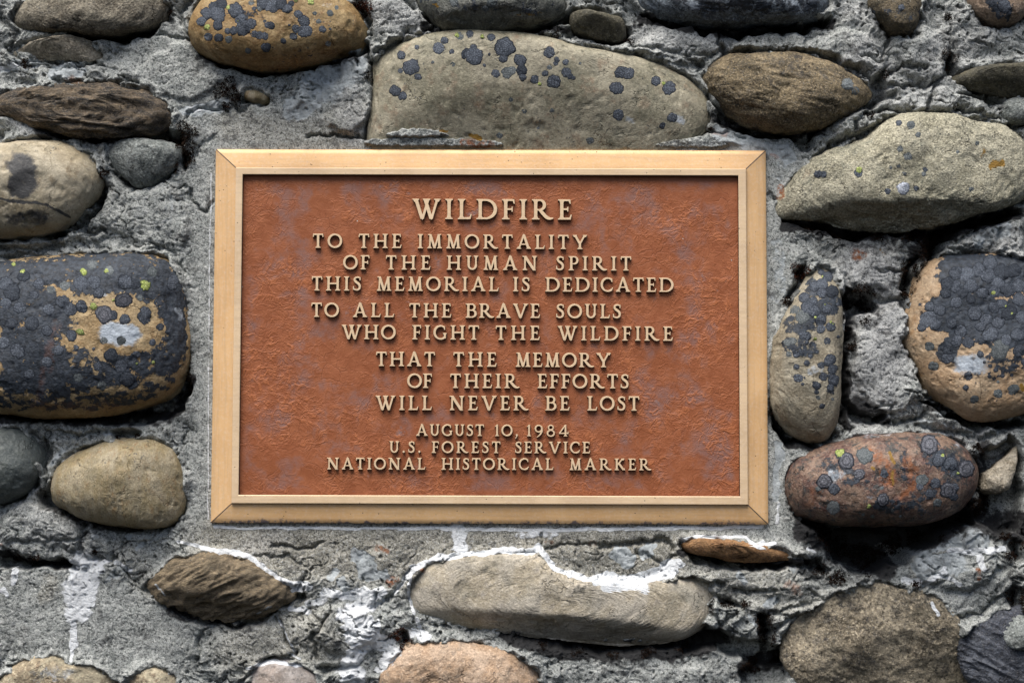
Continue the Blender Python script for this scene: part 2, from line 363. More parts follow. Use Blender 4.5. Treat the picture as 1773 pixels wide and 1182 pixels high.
# ------------------------------------------------------------------ stone material
def stone_material(name, cA, cB, cC, patch=50, speck=4.0, speck_amt=.5, dark=(0.02, 0.02, 0.02), dk=(.62, .72), bump=1.2, ani=None, rough=.75, grain=3.0, crust=(0.024, 0.030, 0.039), wash=None):
    N = NT(name)
    vec = N.mapping(scale=ani[0], rot=(0, ani[1], 0)) if ani else N.co
    p = N.noise(patch, 5, .6, .25, vec=vec, off=1.0); q = N.noise(patch * .35, 6, .68, .0, vec=vec, off=2.0)
    s = N.noise(speck, 3, .7, vec=vec, off=3.0); g = N.noise(grain * .7, 2, .7, off=4.0)
    c = N.mix(N.rng(p, .38, .62), cA, cB); c = N.mix(N.rng(q, .5, .72), c, cC)
    c = N.mix(N.math('MULTIPLY', N.rng(s, .5, .7), speck_amt), c, [min(1, 1.9 * k) for k in cB])
    c = N.mix(N.math('MULTIPLY', N.rng(s, .48, .33), speck_amt), c, [.3 * k for k in cA])
    d2 = N.noise(patch * .5, 6, .72, .4, vec=vec, off=6.0)
    c = N.mix(N.rng(d2, *dk), c, dark)
    c = N.mix(N.math('MULTIPLY', N.rng(g, .56, .7), .35 * speck_amt), c, (.6, .58, .52))
    # hairline fissures, pits, little dark growths and a greenish film
    fi = N.math('MULTIPLY', N.rng(N.math('ABSOLUTE', N.math('SUBTRACT', N.noise(90, 5, .55, off=21.0), .5)), .007, .0), N.rng(N.noise(60, 2, .5, off=25.0), .50, .60))
    c = N.mix(N.math('MULTIPLY', fi, .35), c, [.25 * k for k in cA])
    sp1 = N.math('MULTIPLY', N.rng(N.voro(8.5, vec=N.warp(6, 5)), .26, .12), N.rng(N.noise(42, 4, .65, off=22.0), .50, .60))
    c = N.mix(N.math('MULTIPLY', sp1, .75), c, (.045, .052, .058))
    gf = N.rng(N.noise(55, 7, .74, off=23.0), .48, .68)
    c = N.mix(N.math('MULTIPLY', gf, .55), c, [cA[0] * .42, cA[1] * .48, cA[2] * .52])
    lt = N.rng(N.noise(38, 7, .74, off=24.0), .55, .70)
    c = N.mix(N.math('MULTIPLY', lt, .45), c, [min(1, k * 1.35 + .03) for k in cB])
    # named patches of the stone itself
    tv = N.math('ADD', N.attr('dpatch'), N.math('MULTIPLY', N.math('SUBTRACT', N.noise(12, 5, .65, off=11.0), .5), .7))
    c = N.mix(N.rng(tv, .38, .66), c, N.mix(s, [k * .8 for k in dark], [k * 3.0 + .02 for k in dark]))
    cv = N.math('ADD', N.attr('crust'), N.math('MULTIPLY', N.math('SUBTRACT', N.noise(13, 6, .68, off=12.0), .5), 1.2))
    cm = N.rng(cv, .47, .53)
    cc = N.mix(N.rng(N.noise(7, 5, .7, off=13.0), .3, .7), [k * .45 for k in crust], [k * 2.1 for k in crust])
    c = N.mix(cm, c, cc)
    wv = N.math('ADD', N.attr('white'), N.math('MULTIPLY', N.math('SUBTRACT', N.noise(10, 7, .75, off=14.0), .5), 1.3))
    c = N.mix(N.rng(wv, .40, .85), c, N.mix(N.noise(5, 3, .7, off=16.0), (.22, .26, .30), (0.60, 0.66, 0.72)))
    c, lime = overlays(N, c)
    N.set("Base Color", c); N.set("Roughness", rough); N.b.inputs["Specular IOR Level"].default_value = .35
    h = N.math('ADD', N.math('MULTIPLY', s, 1.0), N.math('MULTIPLY', g, .35)); h = N.math('ADD', h, N.math('MULTIPLY', q, .8))
    h = N.math('SUBTRACT', h, N.math('MULTIPLY', fi, .9)); h = N.math('ADD', h, N.math('MULTIPLY', cm, .35)); h = N.math('ADD', h, N.math('MULTIPLY', lime, .4))
    N.set("Normal", N.bump(h, 2.2 * bump, 1.0))
    return N.m

# ------------------------------------------------------------------ stones: outline (measured), bulge, look
# (label, outline, bulge H, centre (None = centroid), options)
ST = [
 ("flat grey-brown stone in the top left corner", [(14,32),(28,8),(60,-22),(280,-30),(292,5),(286,25),(270,42),(230,50),(200,56),(150,56),(110,50),(50,54),(30,50)], 55, None, dict(look='greybrown', facets=[(0,.9,38,50)], ang=.35)),
 ("small wedge-shaped slab under the top left stone", [(15,84),(40,74),(85,66),(118,62),(152,67),(171,80),(174,95),(145,101),(101,97),(50,99),(20,94)], 38, (110,72), dict(look='slab', proud=1, ang=.5, a=.8, it=0, box=.4, facets=[(.12,1.0,78,24),(-.5,.1,70,30)])),
 ("long dark layered rock at the left edge", [(-60,170),(0,162),(60,150),(150,144),(220,148),(262,158),(290,174),(306,192),(298,212),(270,226),(215,238),(150,236),(90,226),(40,204),(0,198),(-60,200)], 48, (140,200), dict(look='schist', strata=(.14,7), ang=.5)),
 ("smooth beige cobble with a dark square stain at the left edge", [(-90,250),(0,248),(50,243),(91,240),(128,250),(152,267),(170,288),(175,308),(166,334),(149,356),(128,377),(100,395),(40,412),(-90,405)], 85, (20,335), dict(look='beige', dp=[([(38,288),(40,322)],26,.72),([(20,380),(70,375)],14,.55),([(0,345),(80,355),(120,375)],3,.7)])),
 ("grey lump of stone between two dark gaps above the plaque's left corner", [(184,250),(210,238),(270,240),(310,250),(317,268),(297,295),(265,316),(240,323),(208,303),(188,280)], 38, (255,262), dict(look='greylump')),
 ("orange-brown cobble with slate-blue lichen discs at the top", [(320,45),(324,67),(340,86),(375,102),(420,114),(470,118),(530,112),(580,95),(620,84),(636,60),(630,30),(600,0),(560,-35),(380,-35),(342,5)], 88, (485,50), dict(look='orange')),
 ("broad olive-tan boulder with scattered lichen discs over the plaque", [(642,108),(652,84),(700,64),(760,53),(850,50),(940,58),(1000,77),(1060,88),(1110,95),(1160,113),(1200,138),(1225,163),(1235,192),(1225,222),(1190,250),(1130,300),(640,300),(634,230),(642,190),(648,150)], 52, (930,120), dict(look='olive', a=.85, b=.9, amp=.7, facets=[(0,.36,258,14)], dp=[([(740,195),(800,200)],20,.35),([(900,195),(960,190)],16,.3)])),
 ("dark brown boulder right of the broad lichened one", [(1216,124),(1241,98),(1264,92),(1308,93),(1349,91),(1410,98),(1461,112),(1480,125),(1505,145),(1514,156),(1508,168),(1478,190),(1450,204),(1423,217),(1390,226),(1349,227),(1302,217),(1271,200),(1244,173),(1224,147)], 72, (1355,150), dict(look='darkbrown', strata=(.2,2.5), dp=[([(1330,110),(1430,130)],24,.45)])),
 ("large pale angular rock at the right edge", [(1341,366),(1356,345),(1376,305),(1406,279),(1440,258),(1467,250),(1494,237),(1525,216),(1540,201),(1572,195),(1613,196),(1653,195),(1681,205),(1728,206),(1785,225),(1800,330),(1762,352),(1714,363),(1647,377),(1596,390),(1530,395),(1478,393),(1410,378),(1362,374)], 78, (1590,330), dict(look='pale', a=.9, b=.75, facets=[(.03,1.5,352,66),(-.1,-.30,250,76)], ang=.3, amp=2.0)),
 ("dark wet boulder at the top centre", [(705,-30),(722,5),(740,26),(757,42),(775,52),(830,55),(880,52),(930,45),(972,28),(982,8),(975,-30)], 72, (850,5), dict(look='blueblack', facets=[(0,1.2,22,66)])),
 ("small dark rectangular slab wedged above the plaque", [(990,17),(1016,20),(1050,25),(1082,34),(1083,70),(1047,69),(1013,60),(988,47)], 46, (1040,38), dict(look='slab2', proud=1, ang=.25, a=.5, it=0, box=.9, on=1.5, facets=[(.05,.8,36,44)])),
 ("dark bluish boulder cut by the top edge", [(1085,-35),(1100,5),(1135,22),(1173,33),(1210,39),(1255,42),(1300,39),(1360,36),(1420,31),(1442,18),(1446,-35)], 74, (1270,0), dict(look='blueblack2', facets=[(0,1.2,16,66)], strata=(.05,2))),
 ("dark brown stone at the top edge right of the bluish boulder", [(1496,-30),(1502,15),(1528,36),(1540,55),(1572,62),(1586,50),(1595,22),(1604,-30)], 45, None, dict(look='darkbrown2')),
 ("brown stone in the top right corner", [(1668,-30),(1678,12),(1700,32),(1741,46),(1775,30),(1810,-30)], 42, None, dict(look='pinkbrown')),
 ("thin dark slab near the top right corner", [(1650,131),(1680,119),(1720,113),(1810,106),(1810,166),(1740,161),(1690,152),(1655,143)], 40, (1740,128), dict(look='slab2', ang=.4, it=0, box=.6, facets=[(0,1.0,124,40)])),
 ("small grey stone at the right edge above the pale angular rock", [(1737,190),(1745,172),(1765,167),(1805,172),(1805,206),(1760,212),(1742,206)], 22, None, dict(look='greylump')),
 ("big rounded boulder crusted blue-black with lichen at the left edge", [(-90,470),(0,454),(50,446),(101,440),(203,434),(267,436),(294,450),(311,474),(317,502),(316,530),(322,555),(325,593),(322,630),(311,667),(288,695),(237,708),(169,717),(68,723),(0,716),(-90,705)], 104, (110,590), dict(look='crusted', a=.88, b=.9)),
 ("grey-green cobble at the left edge", [(-60,740),(0,737),(35,744),(62,764),(72,790),(69,815),(50,845),(25,862),(0,872),(-60,872)], 52, (10,805), dict(look='greygreen')),
 ("rounded tan cobble left of the plaque's lower corner", [(83,845),(88,815),(106,793),(149,775),(200,761),(258,759),(292,772),(309,798),(319,835),(318,872),(309,897),(285,911),(240,914),(190,909),(140,898),(100,880),(86,866)], 80, (210,845), dict(look='tan', amp=.8, dp=[([(215,880),(280,870)],3,.4)])),
 ("brown layered wedge of rock below the plaque's left corner", [(245,1012),(271,991),(291,971),(332,957),(379,954),(423,968),(464,985),(501,1009),(512,1029),(480,1054),(423,1071),(349,1072),(298,1048),(268,1034)], 52, (380,1015), dict(look='brownschist', facets=[(.15,1.1,1034,46)], strata=(-.42,6), ang=.35)),
 ("cracked tan stone in the bottom left corner", [(-20,1190),(7,1164),(51,1138),(91,1136),(118,1147),(169,1147),(203,1171),(218,1220),(-10,1230)], 30, None, dict(look='tanpit', ang=.4)),
 ("small tan stone at the bottom edge", [(216,1190),(225,1160),(260,1154),(290,1160),(307,1180),(300,1225),(218,1225)], 18, None, dict(look='tanpit')),
 ("round pale stone at the bottom edge left of centre", [(415,1190),(436,1157),(467,1141),(508,1140),(541,1161),(556,1190),(560,1240),(415,1240)], 28, None, dict(look='palepink')),
 ("pinkish tan stone at the bottom centre", [(655,1190),(664,1151),(702,1113),(742,1106),(793,1107),(827,1116),(881,1120),(915,1141),(936,1165),(930,1250),(655,1250)], 48, (790,1190), dict(look='pinktan', ang=.25, amp=1.8)),
 ("long cream boulder under the plaque", [(706,1030),(712,1003),(724,988),(745,976),(779,965),(844,957),(895,961),(925,954),(945,972),(972,995),(1030,1006),(1098,1014),(1170,1000),(1222,997),(1243,1018),(1238,1062),(1210,1098),(1150,1114),(1080,1118),(1010,1114),(950,1105),(884,1096),(820,1086),(765,1080),(735,1074),(714,1060)], 36, (960,1045), dict(look='cream', a=.80, b=.55, amp=1.1, facets=[(.11,1.3,1066,40)], dp=[([(998,1020),(1008,1022)],7,.95),([(915,1058),(930,1050)],5,.95)])),
 ("thin rusty brown slab at the plaque's lower right", [(1174,944),(1183,932),(1197,927),(1241,935),(1291,936),(1322,948),(1363,950),(1395,962),(1383,970),(1322,970),(1290,973),(1241,964),(1193,956)], 34, (1260,950), dict(look='rustslab', ang=.35, it=0, box=.5, facets=[(0,1.0,958,28)])),
 ("wide brown mottled rock in the bottom right", [(1352,1107),(1366,1082),(1388,1066),(1405,1046),(1461,1019),(1484,1000),(1510,1003),(1540,1014),(1612,1022),(1646,1068),(1672,1090),(1694,1150),(1690,1240),(1440,1240),(1378,1168),(1360,1140)], 27, (1540,1120), dict(look='brownmottle', ang=.5, amp=1.8, a=.85, b=.65, it=1, facets=[(-.10,.42,1075,34)])),
 ("dark slate-blue rock in the bottom right corner", [(1664,1098),(1687,1078),(1728,1060),(1810,1045),(1820,1230),(1740,1230),(1690,1185),(1668,1150)], 34, None, dict(look='slateblue', strata=(.5,4), ang=.5)),
 ("tall narrow cobble dotted with lichen beside the plaque's right edge", [(1403,468),(1423,458),(1444,463),(1455,481),(1457,525),(1458,593),(1455,661),(1455,711),(1450,740),(1437,760),(1410,766),(1376,753),(1356,740),(1341,715),(1334,678),(1338,610),(1351,559),(1368,525),(1389,500)], 62, (1405,640), dict(look='tancool', a=.88)),
 ("big orange-tan boulder capped with slate lichen at the right edge", [(1560,590),(1564,560),(1580,515),(1589,462),(1610,449),(1647,441),(1714,438),(1800,444),(1880,500),(1880,660),(1800,715),(1714,724),(1681,721),(1657,706),(1612,686),(1594,647),(1576,612)], 68, (1700,600), dict(look='orangetan')),
 ("reddish cobble with ringed lichens right of the plaque's lower corner", [(1362,848),(1363,816),(1375,798),(1395,788),(1444,766),(1511,750),(1579,748),(1647,755),(1681,777),(1695,799),(1699,826),(1692,856),(1664,888),(1613,905),(1545,911),(1461,909),(1393,901),(1372,880)], 98, (1530,845), dict(look='red', a=.88)),
 ("thin tan shard of stone at the right edge", [(1704,851),(1709,820),(1735,800),(1768,770),(1764,800),(1747,845),(1722,853)], 30, (1728,835), dict(look='slab', ang=.5, it=0, box=.4)),
 ("pale stone chip above the reddish cobble", [(1500,733),(1520,700),(1560,712),(1550,735)], 10, None, dict(look='greylump', skip=1)),
 ("grey rock in the bottom right corner over the slate-blue one", [(1726,1092),(1740,1068),(1765,1061),(1810,1068),(1810,1116),(1762,1130),(1738,1120)], 44, None, dict(look='greylump', ang=.6)),
 ("small tan pebble set in the mortar above the plaque's left corner", [(417,157),(430,152),(455,160),(468,167),(462,176),(440,174),(420,168)], 7, None, dict(look='tan', b=.9)),
]
LOOK = {
 'greybrown': dict(c=((0.126,0.105,0.074),(0.227,0.202,0.152),(0.067,0.063,0.053)), patch=45, speck_amt=.8, bump=1.5),
 'slab': dict(c=((.20,.17,.12),(.36,.32,.25),(.10,.085,.065)), patch=25, speck_amt=.6, bump=1.3),
 'schist': dict(c=((0.060,0.052,0.044),(0.200,0.150,0.095),(0.022,0.022,0.025)), patch=40, ani=((1,1,4),.14), speck_amt=.8, bump=2.0, dk=(.5,.66)),
 'beige': dict(c=((0.288,0.240,0.156),(0.400,0.352,0.257),(0.208,0.160,0.094)), patch=60, speck_amt=.28, bump=.5, rough=.6, dk=(.70,.8)),
 'greylump': dict(c=((0.109,0.122,0.115),(0.235,0.252,0.238),(0.059,0.063,0.057)), patch=35, speck_amt=.7, bump=1.6),
 'orange': dict(c=((0.227,0.139,0.053),(0.311,0.223,0.107),(0.143,0.071,0.025)), patch=40, speck_amt=.4, bump=.7, rough=.62, dk=(.66,.74)),
 'olive': dict(c=((.205,.190,.130),(.325,.295,.215),(.24,.175,.115)), patch=70, speck=5, speck_amt=.42, bump=.7, rough=.62, dk=(.68,.80), dark=(.07,.07,.06)),
 'darkbrown': dict(c=((0.109,0.084,0.049),(0.227,0.176,0.102),(0.042,0.036,0.029)), patch=60, speck=3.6, speck_amt=.9, bump=1.6, dk=(.54,.72)),
 'darkbrown2': dict(c=((0.050,0.042,0.025),(0.109,0.084,0.049),(0.025,0.025,0.025)), patch=30, speck_amt=.8, bump=1.4),
 'pale': dict(c=((0.266,0.248,0.175),(0.363,0.340,0.252),(0.200,0.200,0.154)), patch=55, speck=3.6, speck_amt=.85, bump=1.9, dk=(.68,.82), dark=(.10,.10,.09)),
 'blueblack': dict(c=((0.084,0.088,0.074),(0.168,0.168,0.143),(0.042,0.046,0.045)), patch=45, speck_amt=.5, bump=1.0, dk=(.52,.66), rough=.5),
 'blueblack2': dict(c=((0.060,0.075,0.090),(0.170,0.200,0.230),(0.030,0.035,0.040)), patch=40, speck_amt=.8, bump=1.6, dk=(.55,.66), rough=.6),
 'slab2': dict(c=((0.046,0.042,0.029),(0.084,0.076,0.049),(0.025,0.024,0.018)), patch=25, speck_amt=.6, bump=1.2),
 'pinkbrown': dict(c=((0.202,0.143,0.098),(0.302,0.227,0.164),(0.101,0.084,0.066)), patch=35, speck_amt=.6, bump=1.2),
 'crusted': dict(c=((0.286,0.193,0.090),(0.386,0.286,0.156),(0.210,0.118,0.041)), patch=50, speck_amt=.35, bump=1.0, rough=.62, dk=(.72,.8)),
 'greygreen': dict(c=((0.071,0.084,0.082),(0.134,0.147,0.135),(0.050,0.059,0.053)), patch=50, speck_amt=.3, bump=.6, rough=.55),
 'tan': dict(c=((0.286,0.227,0.123),(0.353,0.302,0.205),(0.277,0.176,0.082)), patch=45, speck_amt=.4, bump=.8, rough=.55, dk=(.74,.84), dark=(.12,.10,.06), ani=((2.2,1,1),.08)),
 'brownschist': dict(c=((0.160,0.126,0.082),(0.302,0.235,0.148),(0.076,0.059,0.041)), patch=40, ani=((1,1,4.5),-.42), speck_amt=.7, bump=2.0),
 'tanpit': dict(c=((0.286,0.227,0.148),(0.403,0.353,0.246),(0.210,0.143,0.090)), patch=35, speck=6, speck_amt=.7, bump=1.6),
 'palepink': dict(c=((0.286,0.235,0.197),(0.386,0.353,0.328),(0.218,0.193,0.172)), patch=50, speck_amt=.3, bump=.6),
 'pinktan': dict(c=((0.360,0.243,0.153),(0.432,0.324,0.234),(0.243,0.198,0.153)), patch=40, speck_amt=.5, bump=1.2, dk=(.72,.84), dark=(.09,.07,.06)),
 'cream': dict(c=((0.360,0.310,0.224),(0.396,0.361,0.296),(0.297,0.267,0.224)), patch=60, speck=4, speck_amt=.45, bump=.8, dk=(.74,.86), dark=(.12,.11,.09)),
 'rustslab': dict(c=((0.185,0.092,0.037),(0.302,0.168,0.074),(0.084,0.050,0.029)), patch=30, speck_amt=.5, bump=1.3, ani=((1,1,2),.2)),
 'brownmottle': dict(c=((.160,.132,.090),(.30,.255,.18),(.105,.095,.08)), patch=60, speck=4.5, speck_amt=1.0, bump=1.6, dk=(.52,.66), dark=(.045,.04,.035)),
 'slateblue': dict(c=((0.034,0.038,0.049),(0.076,0.084,0.102),(0.021,0.021,0.025)), patch=40, speck_amt=.7, bump=1.5),
 'tancool': dict(c=((0.218,0.185,0.127),(0.319,0.286,0.213),(0.160,0.134,0.090)), patch=50, speck_amt=.4, bump=.8, rough=.6),
 'orangetan': dict(c=((0.368,0.248,0.144),(0.405,0.304,0.198),(0.304,0.184,0.090)), patch=50, speck_amt=.35, bump=.7, rough=.62),
 'red': dict(c=((.098,.052,.042),(.20,.135,.095),(.075,.024,.020)), patch=38, speck=5, speck_amt=.6, bump=1.0, rough=.5, dk=(.50,.60), dark=(.04,.04,.038)),
}
# crust / white / dpatch strokes on stones, measured
CRUST = [([(1520,870),(1600,880)],16,.5),([(1560,790),(1580,860)],10,.5),([(1400,870),(1450,890)],16,.4),([(1470,840),(1520,830)],14,.42),([(0,480),(100,470),(220,460),(285,480),(300,530)],32,.66),([(0,540),(50,520),(90,550)],44,.66),([(30,610),(90,645),(60,600)],44,.70),([(140,490),(220,480),(270,500)],30,.66),([(150,620),(100,640)],26,.55),([(20,660),(120,660),(210,640),(290,620)],30,.62),([(0,692),(120,698),(230,690),(290,660)],16,.52),([(300,540),(305,600)],18,.75),([(230,650),(200,640)],26,.62),
  ([(1660,470),(1720,480),(1773,470)],38,.8),([(1650,540),(1720,560),(1773,560)],42,.8),([(1650,590),(1640,610)],18,.7),([(1700,640),(1760,620)],30,.5),([(1680,680),(1720,690)],18,.4),
  ([(1610,550),(1600,530)],14,.5),([(740,0),(900,10),(960,20)],16,.45),([(1180,0),(1400,5)],22,.55),([(1720,0),(1740,20)],20,.6),([(1410,500),(1440,520),(1400,560)],22,.62),([(1370,560),(1400,600),(1360,600)],18,.55),([(1440,650),(1440,680)],12,.5),
  ([(400,20),(440,30)],22,.45),([(520,30),(530,55)],16,.4),([(470,90),(540,100)],14,.42),([(1600,30),(1520,20)],16,.4),([(1620,790),(1660,810)],26,.55),([(1440,810),(1470,830)],24,.5),([(1640,840),(1600,860)],20,.5),([(720,100),(760,70)],12,.35),([(870,120),(900,130)],14,.3),
  ([(740,200),(800,210)],14,.28),([(1600,270),(1580,240)],14,.3),([(1480,0),(1500,30)],5,.3)]
WHITE = [([(190,575),(225,580)],19,.95),([(1670,632),(1690,632)],21,.85),([(1410,640),(1416,642)],9,.6),([(1085,205),(1095,208)],6,.7),([(1170,205),(1180,208)],8,.7),([(1560,328),(1568,325)],8,.65),([(1445,825),(1452,822)],13,.6),([(1500,790),(1510,785)],12,.45),([(180,508),(182,510)],3,.9),
  ([(310,540),(312,550)],6,.6),([(1195,0),(1205,8)],12,.7),([(1370,3),(1378,5)],10,.7),([(1260,5),(1220,10)],20,.35),([(60,1170),(120,1165)],14,.5),([(560,10),(570,12)],6,.5),([(830,15),(760,5)],12,.3),([(1540,750),(1500,755)],5,.5),([(1655,770),(1660,775)],5,.5),([(1500,860),(1510,862)],5,.5),([(1635,385),(1500,385)],4,.1)]
def strokes(px, py, L, warp=4.0):
    MARKS['_t'] = L
    return paint(px, py, '_t', warp)

WALL = bpy.data.objects.new("stone_wall", None); scene.collection.objects.link(WALL)
WALL["label"] = "wall of rounded river stones set in rough grey mortar around the bronze plaque"; WALL["category"] = "stone wall"

def outline_r(poly, c, th, it=2):
    P = smooth_poly(poly, it) - c
    Q = np.roll(P, -1, 0); r = np.zeros(th.shape)
    dx, dy = np.cos(th), np.sin(th)
    for (ax, ay), (bx, by) in zip(P, Q):
        ex, ey = bx - ax, by - ay
        den = dx * ey - dy * ex
        den = np.where(np.abs(den) < 1e-9, 1e-9, den)
        t = (ax * ey - ay * ex) / den; u = (ax * dy - ay * dx) / den
        ok = (t > 0) & (u >= -1e-6) & (u <= 1 + 1e-6)
        r = np.where(ok, np.maximum(r, t), r)
    return r

STONES = []
def build_stone(i, label, poly, H, cen, o):
    rs = np.random.RandomState(100 + i)
    h0 = o.get('h0', -12.0); H = H + 12; mo = .38 * (H + h0)
    P = np.array(poly, float)
    X, Z = unproj(P[:, 0], P[:, 1], 4 + .18 * H)
    W = np.stack([X, Z], 1)
    if cen is None: c = W.mean(0) - np.array([0, .08 * np.ptp(W[:, 1])])
    else: c = np.array(unproj(cen[0], cen[1], 4 + .18 * H))
    tab_t = np.linspace(-math.pi, math.pi, 721); tab = outline_r(W, c, tab_t, o.get('it', 1 if o.get('ang') else 2))
    bad = tab <= 0
    if bad.any(): tab[bad] = np.interp(tab_t[bad], tab_t[~bad], tab[~bad])
    k = np.array([1, 2, 3, 2, 1]) / 9.0
    tab = np.convolve(np.concatenate([tab[-4:], tab, tab[:4]]), k, 'same')[4:-4]
    size = W.max(0) - W.min(0)
    def circ(tb, wdt):
        kk = np.hanning(wdt); kk /= kk.sum(); e_ = np.concatenate([tb[-wdt - 1:-1], tb, tb[1:wdt + 1]]); return np.convolve(e_, kk, 'same')[wdt:-wdt]
    tab = tab + 2.5; tabs = circ(tab, 91)
    on = o.get('on', 1.6 + 2.2 * o.get('ang', 0)); ca_, sa_ = np.cos(tab_t) * tab, np.sin(tab_t) * tab
    tab = tab + on * (1.1 * n2(ca_ / 38. + 9 * i, sa_ / 38., 5) + .7 * n2(ca_ / 13. + 9 * i, sa_ / 13., 6)); tab[-1] = tab[0]
    step = 2.1
    nu = int(np.clip(size[0] / step, 14, 330)); nv = int(np.clip(size[1] * 1.25 / step, 14, 200))
    a, b = np.meshgrid(np.linspace(-1, 1, nu), np.linspace(-1, 1, nv), indexing='ij')
    # concentric square -> disc
    big = np.abs(a) > np.abs(b)
    s = np.where(big, np.abs(a), np.abs(b))
    with np.errstate(divide='ignore', invalid='ignore'):
        phi = np.where(big, (math.pi / 4) * np.nan_to_num(b / a), math.pi / 2 - (math.pi / 4) * np.nan_to_num(a / b))
    th = phi + np.where(np.where(big, a, b) < 0, math.pi, 0)
    th = (th + math.pi) % (2 * math.pi) - math.pi
    r = np.interp(th, tab_t, tab); rsm = np.interp(th, tab_t, tabs); r = rsm + (r - rsm) * s ** 9
    A = o.get('a', .98); B = o.get('b', .92)
    t = s * math.pi / 2
    L = np.sin(t) ** A; hh = np.cos(t).clip(0) ** B
    x = c[0] + r * L * np.cos(th); z = c[1] + r * L * np.sin(th); y = h0 + H * hh; box_ = o.get('box', 0)
    ang = o.get('ang', 0); pang = o.get('ang', .22)
    q = min(size) / 2
    if pang:
        for kf in range(9):
            aa = rs.uniform(0, 2 * math.pi); sl = rs.uniform(.15, 1.0) * H / q; of = h0 + H * rs.uniform(.78, 1.0)
            pl = of + sl * .55 * H * .0 - sl * ((x - c[0]) * math.cos(aa) + (z - c[1]) * math.sin(aa)) * (q / max(size) * 1.6)
            soft = 1.8
            d = y - pl
            y = y - pang * (np.sqrt(d * d + soft * soft) + d) * .5
    for sx, sz, py0, lim in o.get('facets', []):
        _, zz = unproj(CX, py0, 30)
        pl = h0 + lim + sx * (x - c[0]) + sz * (z - zz)
        d = y - pl; y = y - (np.sqrt(d * d + 16) + d) * .5
    if box_: L2 = np.sin(t) ** .55; x = x + box_ * (L2 - L) * r * np.cos(th); z = z + box_ * (L2 - L) * r * np.sin(th)
    V = np.stack([x, y, z], -1)
    def normals(V):
        du = np.gradient(V, axis=0); dv = np.gradient(V, axis=1)
        n = np.cross(dv, du); n /= (np.linalg.norm(n, axis=-1, keepdims=True) + 1e-9)
        return n
    n = normals(V)
    if n[nu // 2, nv // 2, 1] < 0: n = -n
    amp = o.get('amp', 1.0)
    off = rs.uniform(0, 500, 3)
    PP = V + off
    d = amp * (.050 * q * fbm3(PP, q * 1.0, 2, i) + 1.0 * fbm3(PP, 18, 3, i + 50))
    d += .4 * amp * fbm3(PP, 5, 2, i + 90) - 2.2 * sstep(.30, .62, fbm3(PP, 24, 3, i + 70)) - 1.2 * np.exp(-(fbm3(PP, 60, 4, i + 75) / .018) ** 2)
    if ang: d += ang * (3.2 * fbm3(PP, 26, 4, i + 20, ridge=True, gain=.55) - 3)
    if 'strata' in o:
        an, st = o['strata']
        u = PP[..., 0] * math.cos(an) - PP[..., 2] * math.sin(an); w = PP[..., 0] * math.sin(an) + PP[..., 2] * math.cos(an)
        Q = np.stack([u / 70, PP[..., 1] / 40, w / 13], -1)
        d += st * (fbm3(Q, 1.0, 4, i + 30, ridge=True, gain=.55) - .9) * .9
    d *= 1 - .35 * (s > .985)
    V = V + n * d[..., None]
    # grid -> verts, plus a skirt going back into the wall and a closed back
    idx = np.arange(nu * nv).reshape(nu, nv)
    Vf = V.reshape(-1, 3)
    quads = np.stack([idx[:-1, :-1], idx[:-1, 1:], idx[1:, 1:], idx[1:, :-1]], -1).reshape(-1, 4)
    per = np.concatenate([idx[:-1, 0], idx[-1, :-1], idx[:0:-1, -1], idx[0, :0:-1]])
    m = len(per); rings = [per]; base = len(Vf); extra = []
    for (hh2, sc) in ((h0 - 14, .975), (h0 - 42, .86), (h0 - 62, .45)):
        R = Vf[per].copy(); R[:, 1] = hh2; R[:, 0] = c[0] + (R[:, 0] - c[0]) * sc; R[:, 2] = c[1] + (R[:, 2] - c[1]) * sc
        extra.append(R); rings.append(np.arange(base, base + m)); base += m
    Vf = np.concatenate([Vf] + extra)
    fs = [quads]
    for r0, r1 in zip(rings[:-1], rings[1:]):
        fs.append(np.stack([r0, np.roll(r0, -1), np.roll(r1, -1), r1], -1))
    cap = len(Vf); Vf = np.concatenate([Vf, [[c[0], h0 - 64, c[1]]]])
    fs.append(np.stack([rings[-1], np.roll(rings[-1], -1), np.full(m, cap)], -1))
    v0, v1, v2 = Vf[quads[len(quads) // 2][:3]]
    # world has Y = -h: orient outward
    nn = np.cross(v1 - v0, v2 - v0)
    if nn[1] > 0: fs = [f[:, ::-1] for f in fs]
    px, py = proj(np.stack([Vf[:, 0], -Vf[:, 1], Vf[:, 2]], 1))
    at = {k: paint(px, py, k) for k in ('lime', 'rust', 'gold')}
    at['crust'] = strokes(px, py, CRUST); at['white'] = strokes(px, py, WHITE)
    at['dpatch'] = strokes(px, py, o['dp']) if 'dp' in o else np.zeros(len(px))
    lk = dict(LOOK[o['look']]); cs = lk.pop('c')
    key = o['look'] + "_stone"
    mat = bpy.data.materials.get(key) or stone_material(key, *cs, **lk)
    me = mesh_np("stone", Vf, fs, mat, True, at)
    ob = link("stone", me, WALL, label)
    STONES.append(dict(ob=ob, poly=poly, V=Vf, F=fs, label=label, proud=o.get('proud', 0)))
    return ob
for i, (lb, poly, H, cen, o) in enumerate(ST):
    if o.get('skip'): continue
    build_stone(i, lb, poly, H, cen, o)
print("stones", time.time() - T0)
